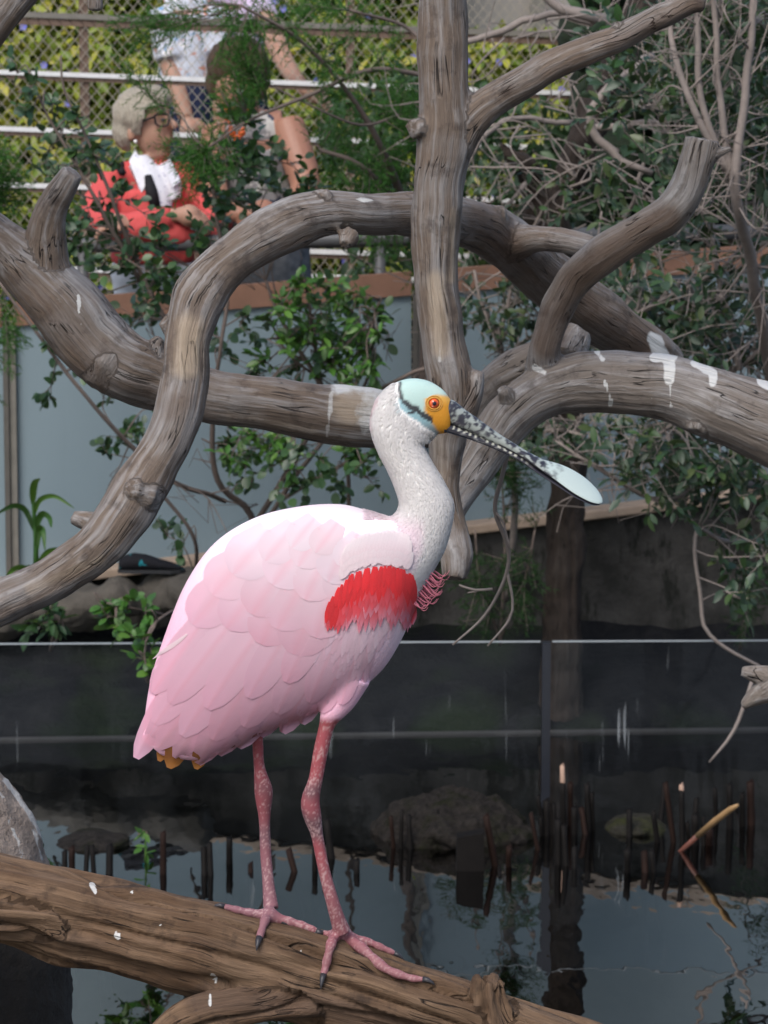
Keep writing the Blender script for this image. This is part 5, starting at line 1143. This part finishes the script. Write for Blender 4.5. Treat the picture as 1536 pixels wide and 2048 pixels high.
# broad bladed corn-like plant on the ledge
cornp = thing('corn_plant', 'young corn-like plant with arching blade leaves on the stone ledge', 'plant', P(72, 1160, 10.12))
MB().tube([P(72, 1165, 10.12), P(72, 1080, 10.12), P(66, 1000, 10.12), P(66, 965, 10.12)], [.009, .008, .005, .003], 8).build('stem', M_leafC, cornp)
for rows_, wd in (([(66,1010),(66,985),(70,965),(80,957)], 15), ([(68,1030),(80,1000),(110,993),(148,1016)], 11), ([(68,1060),(50,1020),(25,1012),(-10,1030)], 13), ([(70,1065),(82,1030),(98,1035),(103,1055)], 15), ([(72,1110),(78,1060),(86,1062),(90,1100)], 14), ([(74,1130),(95,1105),(120,1100),(142,1104)], 13), ([(72,1150),(45,1135),(25,1140),(10,1160)], 13), ([(72,1155),(60,1135),(45,1140),(30,1150)], 12), ([(72,1150),(90,1130),(105,1140),(110,1156)], 11)):
    s = spline([(*P(a, b, 10.12 - .03*i), 0) for i, (a, b) in enumerate(rows_)], n=5)[:, :3]; vs, fs = [], []
    for i, q in enumerate(s):
        f = i/(len(s)-1); t_ = s[min(i+1, len(s)-1)] - s[max(i-1, 0)]; sd_ = np.cross(t_, [0, 1, .3]); sd_ = sd_/np.linalg.norm(sd_)*U(wd, 10)*.5*(math.sin(math.pi*(.12+.86*f))**.8 + .02); vs += [q - sd_, q + np.array([0, .006, -.002]), q + sd_]
    for i in range(len(s)-1): a = i*3; fs += [[a, a+1, a+4, a+3], [a+1, a+2, a+5, a+4]]
    mesh_obj('leaf', vs, fs, M_leafC, cornp)
shrub('bank_weed', 'low green weed growing from the dark bank under the driftwood arch', [[(100,1300,9.6,4),(110,1250,9.55,3),(90,1220,9.5,2)], [(105,1290,9.6,3),(130,1260,9.5,2)]], [(95,1225,9.5),(115,1255,9.5),(80,1250,9.5)], LANCE, .06, M_leafA, M_stem, 'weed', spread=.03, maxobj=60)
# pale dead twig hanging from the limb
tg_ = thing('bare_twig', 'pale leafless twig hanging below the driftwood limb', 'twig', P(1030, 850, 5.32))
for st in ([(1030,850,5.32,5),(1005,950,5.34,5),(990,1020,5.36,5),(1015,1090,5.38,5),(1012,1150,5.4,4),(970,1230,5.42,3),(905,1290,5.42,2)], [(1013,1140,5.4,4),(1025,1200,5.4,3),(1018,1240,5.4,3),(975,1292,5.4,2)], [(985,1178,5.4,3),(950,1180,5.4,3),(918,1170,5.4,2)], [(975,1178,5.4,2),(935,1186,5.4,1.5)], [(992,1025,5.36,3),(1008,1050,5.36,2),(1020,1098,5.36,1.5)]):
    p, r = chain(st, .012); MB().tube([Vector(q) for q in p], list(r), 6).build('branchlet', M_pale, tg_)
# ------------------------------------------------------------------ reed stubs, stump and sticks in the water
M_stake = mat_plain('wet_cane', (.006, .005, .0045), .7, .6, 30, .3, .003, .12)
M_staker = mat_plain('wet_cane_red', (.014, .007, .005), .7, .6, 26, .3, .003, .12)
M_tip = mat_plain('cut_cane', (.34, .22, .16), .7, .3, 60, .3, .002)
stakes = []
def Z(q): return 700 + q[0]*.544, 1260 + q[1]*.544, 700 + q[2]*.544, 1260 + q[3]*.544, q[4]*.544
for q in ((25,848,25,895,18),(150,688,160,800,14),(190,665,186,800,14),(215,685,222,805,18),(320,668,328,772,14),(665,675,690,805,14),(690,612,718,750,14),(722,628,722,752,24),(748,640,750,750,16),(810,565,810,690,18),(872,568,876,740,20),(890,600,893,735,14),(825,655,825,750,20),(850,655,865,750,18),(765,700,765,860,22),(785,720,795,865,18),(825,800,825,875,18),(585,800,583,870,20),(550,868,550,900,14),
          (1027,662,1027,760,20),(1020,812,1020,890,22),(1082,815,1085,890,22),(1108,815,1118,890,18),(1115,670,1130,780,18),(1158,565,1140,690,18),(1160,565,1190,780,18),(1275,620,1265,690,18),(1270,680,1268,790,26),(1300,690,1300,790,16),(1322,735,1322,790,24),(1342,585,1345,680,16),(1395,570,1397,730,22),(1443,602,1443,720,18),(1472,560,1475,715,26),(700,690,705,755,12),(1240,710,1245,785,14)): stakes.append(Z(q))
for q in ((155,405,155,560,40),(210,378,212,575,46),(335,365,320,590,36),(370,365,385,590,36),(510,360,507,580,50),(930,258,930,580,44),(1250,375,1255,590,44),(1295,345,1305,595,40),(1452,305,1452,500,46)): stakes.append((90+q[0]*.254, 1600+q[1]*.254, 90+q[2]*.254, 1600+q[3]*.254, q[4]*.254))
for q in ((985,340,1005,415,20),(1075,335,1075,410,18),(1115,240,1130,370,22),(1217,375,1217,415,20),(855,388,855,415,16)): stakes.append((q[0]*.586, 1500+q[1]*.586, q[2]*.586, 1500+q[3]*.586, q[4]*.586))
def cane(name, label, xt, yt, xb, yb, wd, mat, group, tip=None, dY=0):
    Y = WY(yb); b = P(xb, yb, Y); b.z = 0; top = P(xt, yt, Y + dY); r = U(wd, Y)*.6
    th = thing(name, label, 'cane', (b.x, b.y, -.3), group); d = top - b; low = b - d/ d.length*.33; pts_, rad = [], []; n_ = 14; L = (top-low).length
    for i in range(n_+1):
        f = i/n_; pts_.append(low + (top-low)*f); rad.append(r*(1 + .06*nz(Vector((b.x*40, i*.7, 1)))))
    for node in (.55, .8):            # the swollen joints of the cane
        k = int(node*n_); rad[k] *= 1.14
    m = MB().tube(pts_, rad, 10); m.v[-1] += Vector((0, 0, r*.9)); m.v[-4] -= Vector((0, 0, r*.7)); m.build('shaft', mat, th)
    if tip:
        t0 = pts_[-1]; t1 = t0 + (top-low).normalized()*tip; m = MB().tube([t0 - (top-low).normalized()*.004, t0, t1], [r*.92, r*.95, r*.85], 10); m.v[-1] += Vector((0, 0, .008)); m.v[-3] -= Vector((0, 0, .006)); m.build('cut_tip', M_tip, th)
    return th
for i, (xt, yt, xb, yb, wd) in enumerate(stakes):
    yb = max(yb, 1650); red = i % 4 == 1; tone = 'reddish brown' if red else 'black'
    if xb < 430: where = 'in open water beyond the perch log'
    elif xb < 700: where = "in the water behind the bird's legs"
    elif xb < 900: where = 'in front of the wide muddy mound'
    elif xb < 1200: where = 'in the dense clump by the glass post' if yb < 1690 else 'in the water before the dense clump'
    elif xb < 1330: where = 'beside the small mossy rock' if yb < 1700 else 'in the water before the small mossy rock'
    else: where = 'in the clump behind the leaning tan stick'
    lean = 'leaning' if abs(xt-xb) > 7 else ('tall' if yb-yt > 75 else ('stubby' if yb-yt < 42 else 'upright'))
    cane('cane_stub', f'{lean} {tone} wet cane stub {where}', xt, yt, xb, yb, wd, M_staker if red else M_stake, f'{lean} {tone} cane stubs {where}', None, rng.uniform(-.03, .03))
q = Z((782,560,786,700,18)); cane('cane_stub', 'dark cane stub with a pale broken top beside the glass post', q[0], q[1], q[2], 1655, q[4], M_stake, None, U(34, 8.8))
q = Z((1219,588,1222,790,18)); cane('cane_stub', 'slim dark cane stub with a reddish cut tip behind the leaning stick', q[0], q[1], q[2], q[3], q[4], M_stake, None, U(10, 8.5))
# leaning tan stick
Yb = WY(1702); st = thing('leaning_stick', 'tan bamboo stick leaning out of the water', 'stick', P(1362, 1702, Yb)); s_ = [P(1340, 1718, Yb+.02), P(1362, 1702, Yb), P(1395, 1672, Yb-.05), P(1430, 1642, Yb-.1), P(1462, 1618, Yb-.14), P(1476, 1610, Yb-.16)]
M_tan2 = mat_plain('bamboo_tan', (.28, .17, .075), .55, .35, 40, .2, .002); M_tan3 = mat_plain('bamboo_wet', (.12, .04, .025), .45, .35, 40, .2, .002)
MB().tube(s_[:3], [.0055, .006, .0075], 10).build('wet_end', M_tan3, st); MB().tube(s_[2:], [.0078, .0085, .008, .004], 10).build('dry_end', M_tan2, st)
# square sawn stump
Yb = WY(1737); sp = thing('stump', 'square sawn dark stump with a thin cane leaning on it', 'stump', P(940, 1737, Yb)); a, b = P(912, 1737, Yb), P(968, 1737, Yb); zt = P(940, 1666, Yb).z; hw = (b.x-a.x)/2; cx = (a.x+b.x)/2
m = MB(); n_ = 10
for k in range(n_+1):
    f = k/n_; z_ = -.3 + (zt+.3)*f; sc_ = 1.06 - .1*f; m.v += [Vector((cx + hw*sc_*sx + .003*nz(Vector((k, sx, sy))), Yb + hw*.8*sc_*sy, z_ + (.006*sx if k == n_ else 0))) for sx, sy in ((-1,-1),(-.3,-1.05),(.3,-1.04),(1,-1),(1,1),(-1,1))]
for k in range(n_):
    for j in range(6): m.f.append([k*6+j, k*6+(j+1) % 6, (k+1)*6+(j+1) % 6, (k+1)*6+j])
m.f.append([n_*6+j for j in range(6)]); m.build('block', M_stake, sp, False)
cane('cane_stub', 'thin cane stub with a rusty rounded top leaning on the square stump', 972, 1632, 990, 1732, 12, M_staker, None)
# dark shoe with teal pattern on the ledge
M_shoe = mat_cloth('shoe_fabric', (.012, .012, .015), .3, 40, [((.02, .22, .26), .62)], 38); M_sole = mat_plain('shoe_sole', (.02, .02, .022), .6, .3, 60, .2, .002); zl = zsill(P(300, 1120, 10.2).x)
shoe = thing('shoe', 'black low shoe with teal markings lying on the stone ledge', 'shoe', P(300, 1138, 10.18))
m = MB(); rings = []
for i, (px, h_, w_) in enumerate(((238,20,12),(246,30,17),(268,36,19),(292,33,19),(318,24,20),(342,17,19),(360,10,14),(367,5,7))):
    c = P(px, 1140, 10.18); rings.append([c + Vector((0, U(w_, 10)*math.cos(a)*1.0, U(h_, 10)*(.5 + .5*math.sin(a)))) for a in [2*math.pi*k/18 for k in range(18)]])
m.loft(rings).build('upper', M_shoe, shoe); m = MB(); rings = []
for px, w_ in ((236,12),(246,19),(268,21),(300,20),(342,21),(362,15),(370,6)):
    c = P(px, 1141, 10.18); rings.append([c + Vector((0, U(w_, 10)*cy, U(3.5, 10)*cz)) for cy, cz in ((-1,-1),(1,-1),(1,1),(-1,1))])
m.loft(rings).build('sole', M_sole, shoe, False)
# small green sprig standing in the shallows
shrub('water_sprig', 'small bright green sprig standing in the shallow water', [[(290,1725,WY(1725),2),(291,1690,WY(1725),2),(290,1662,WY(1725),1.5)]], [(291,1665,WY(1725)),(290,1690,WY(1725)),(292,1705,WY(1725))], OVAL, .03, M_leafC, M_leafC, 'plant', per=(1, 2), spread=.012, maxobj=40)
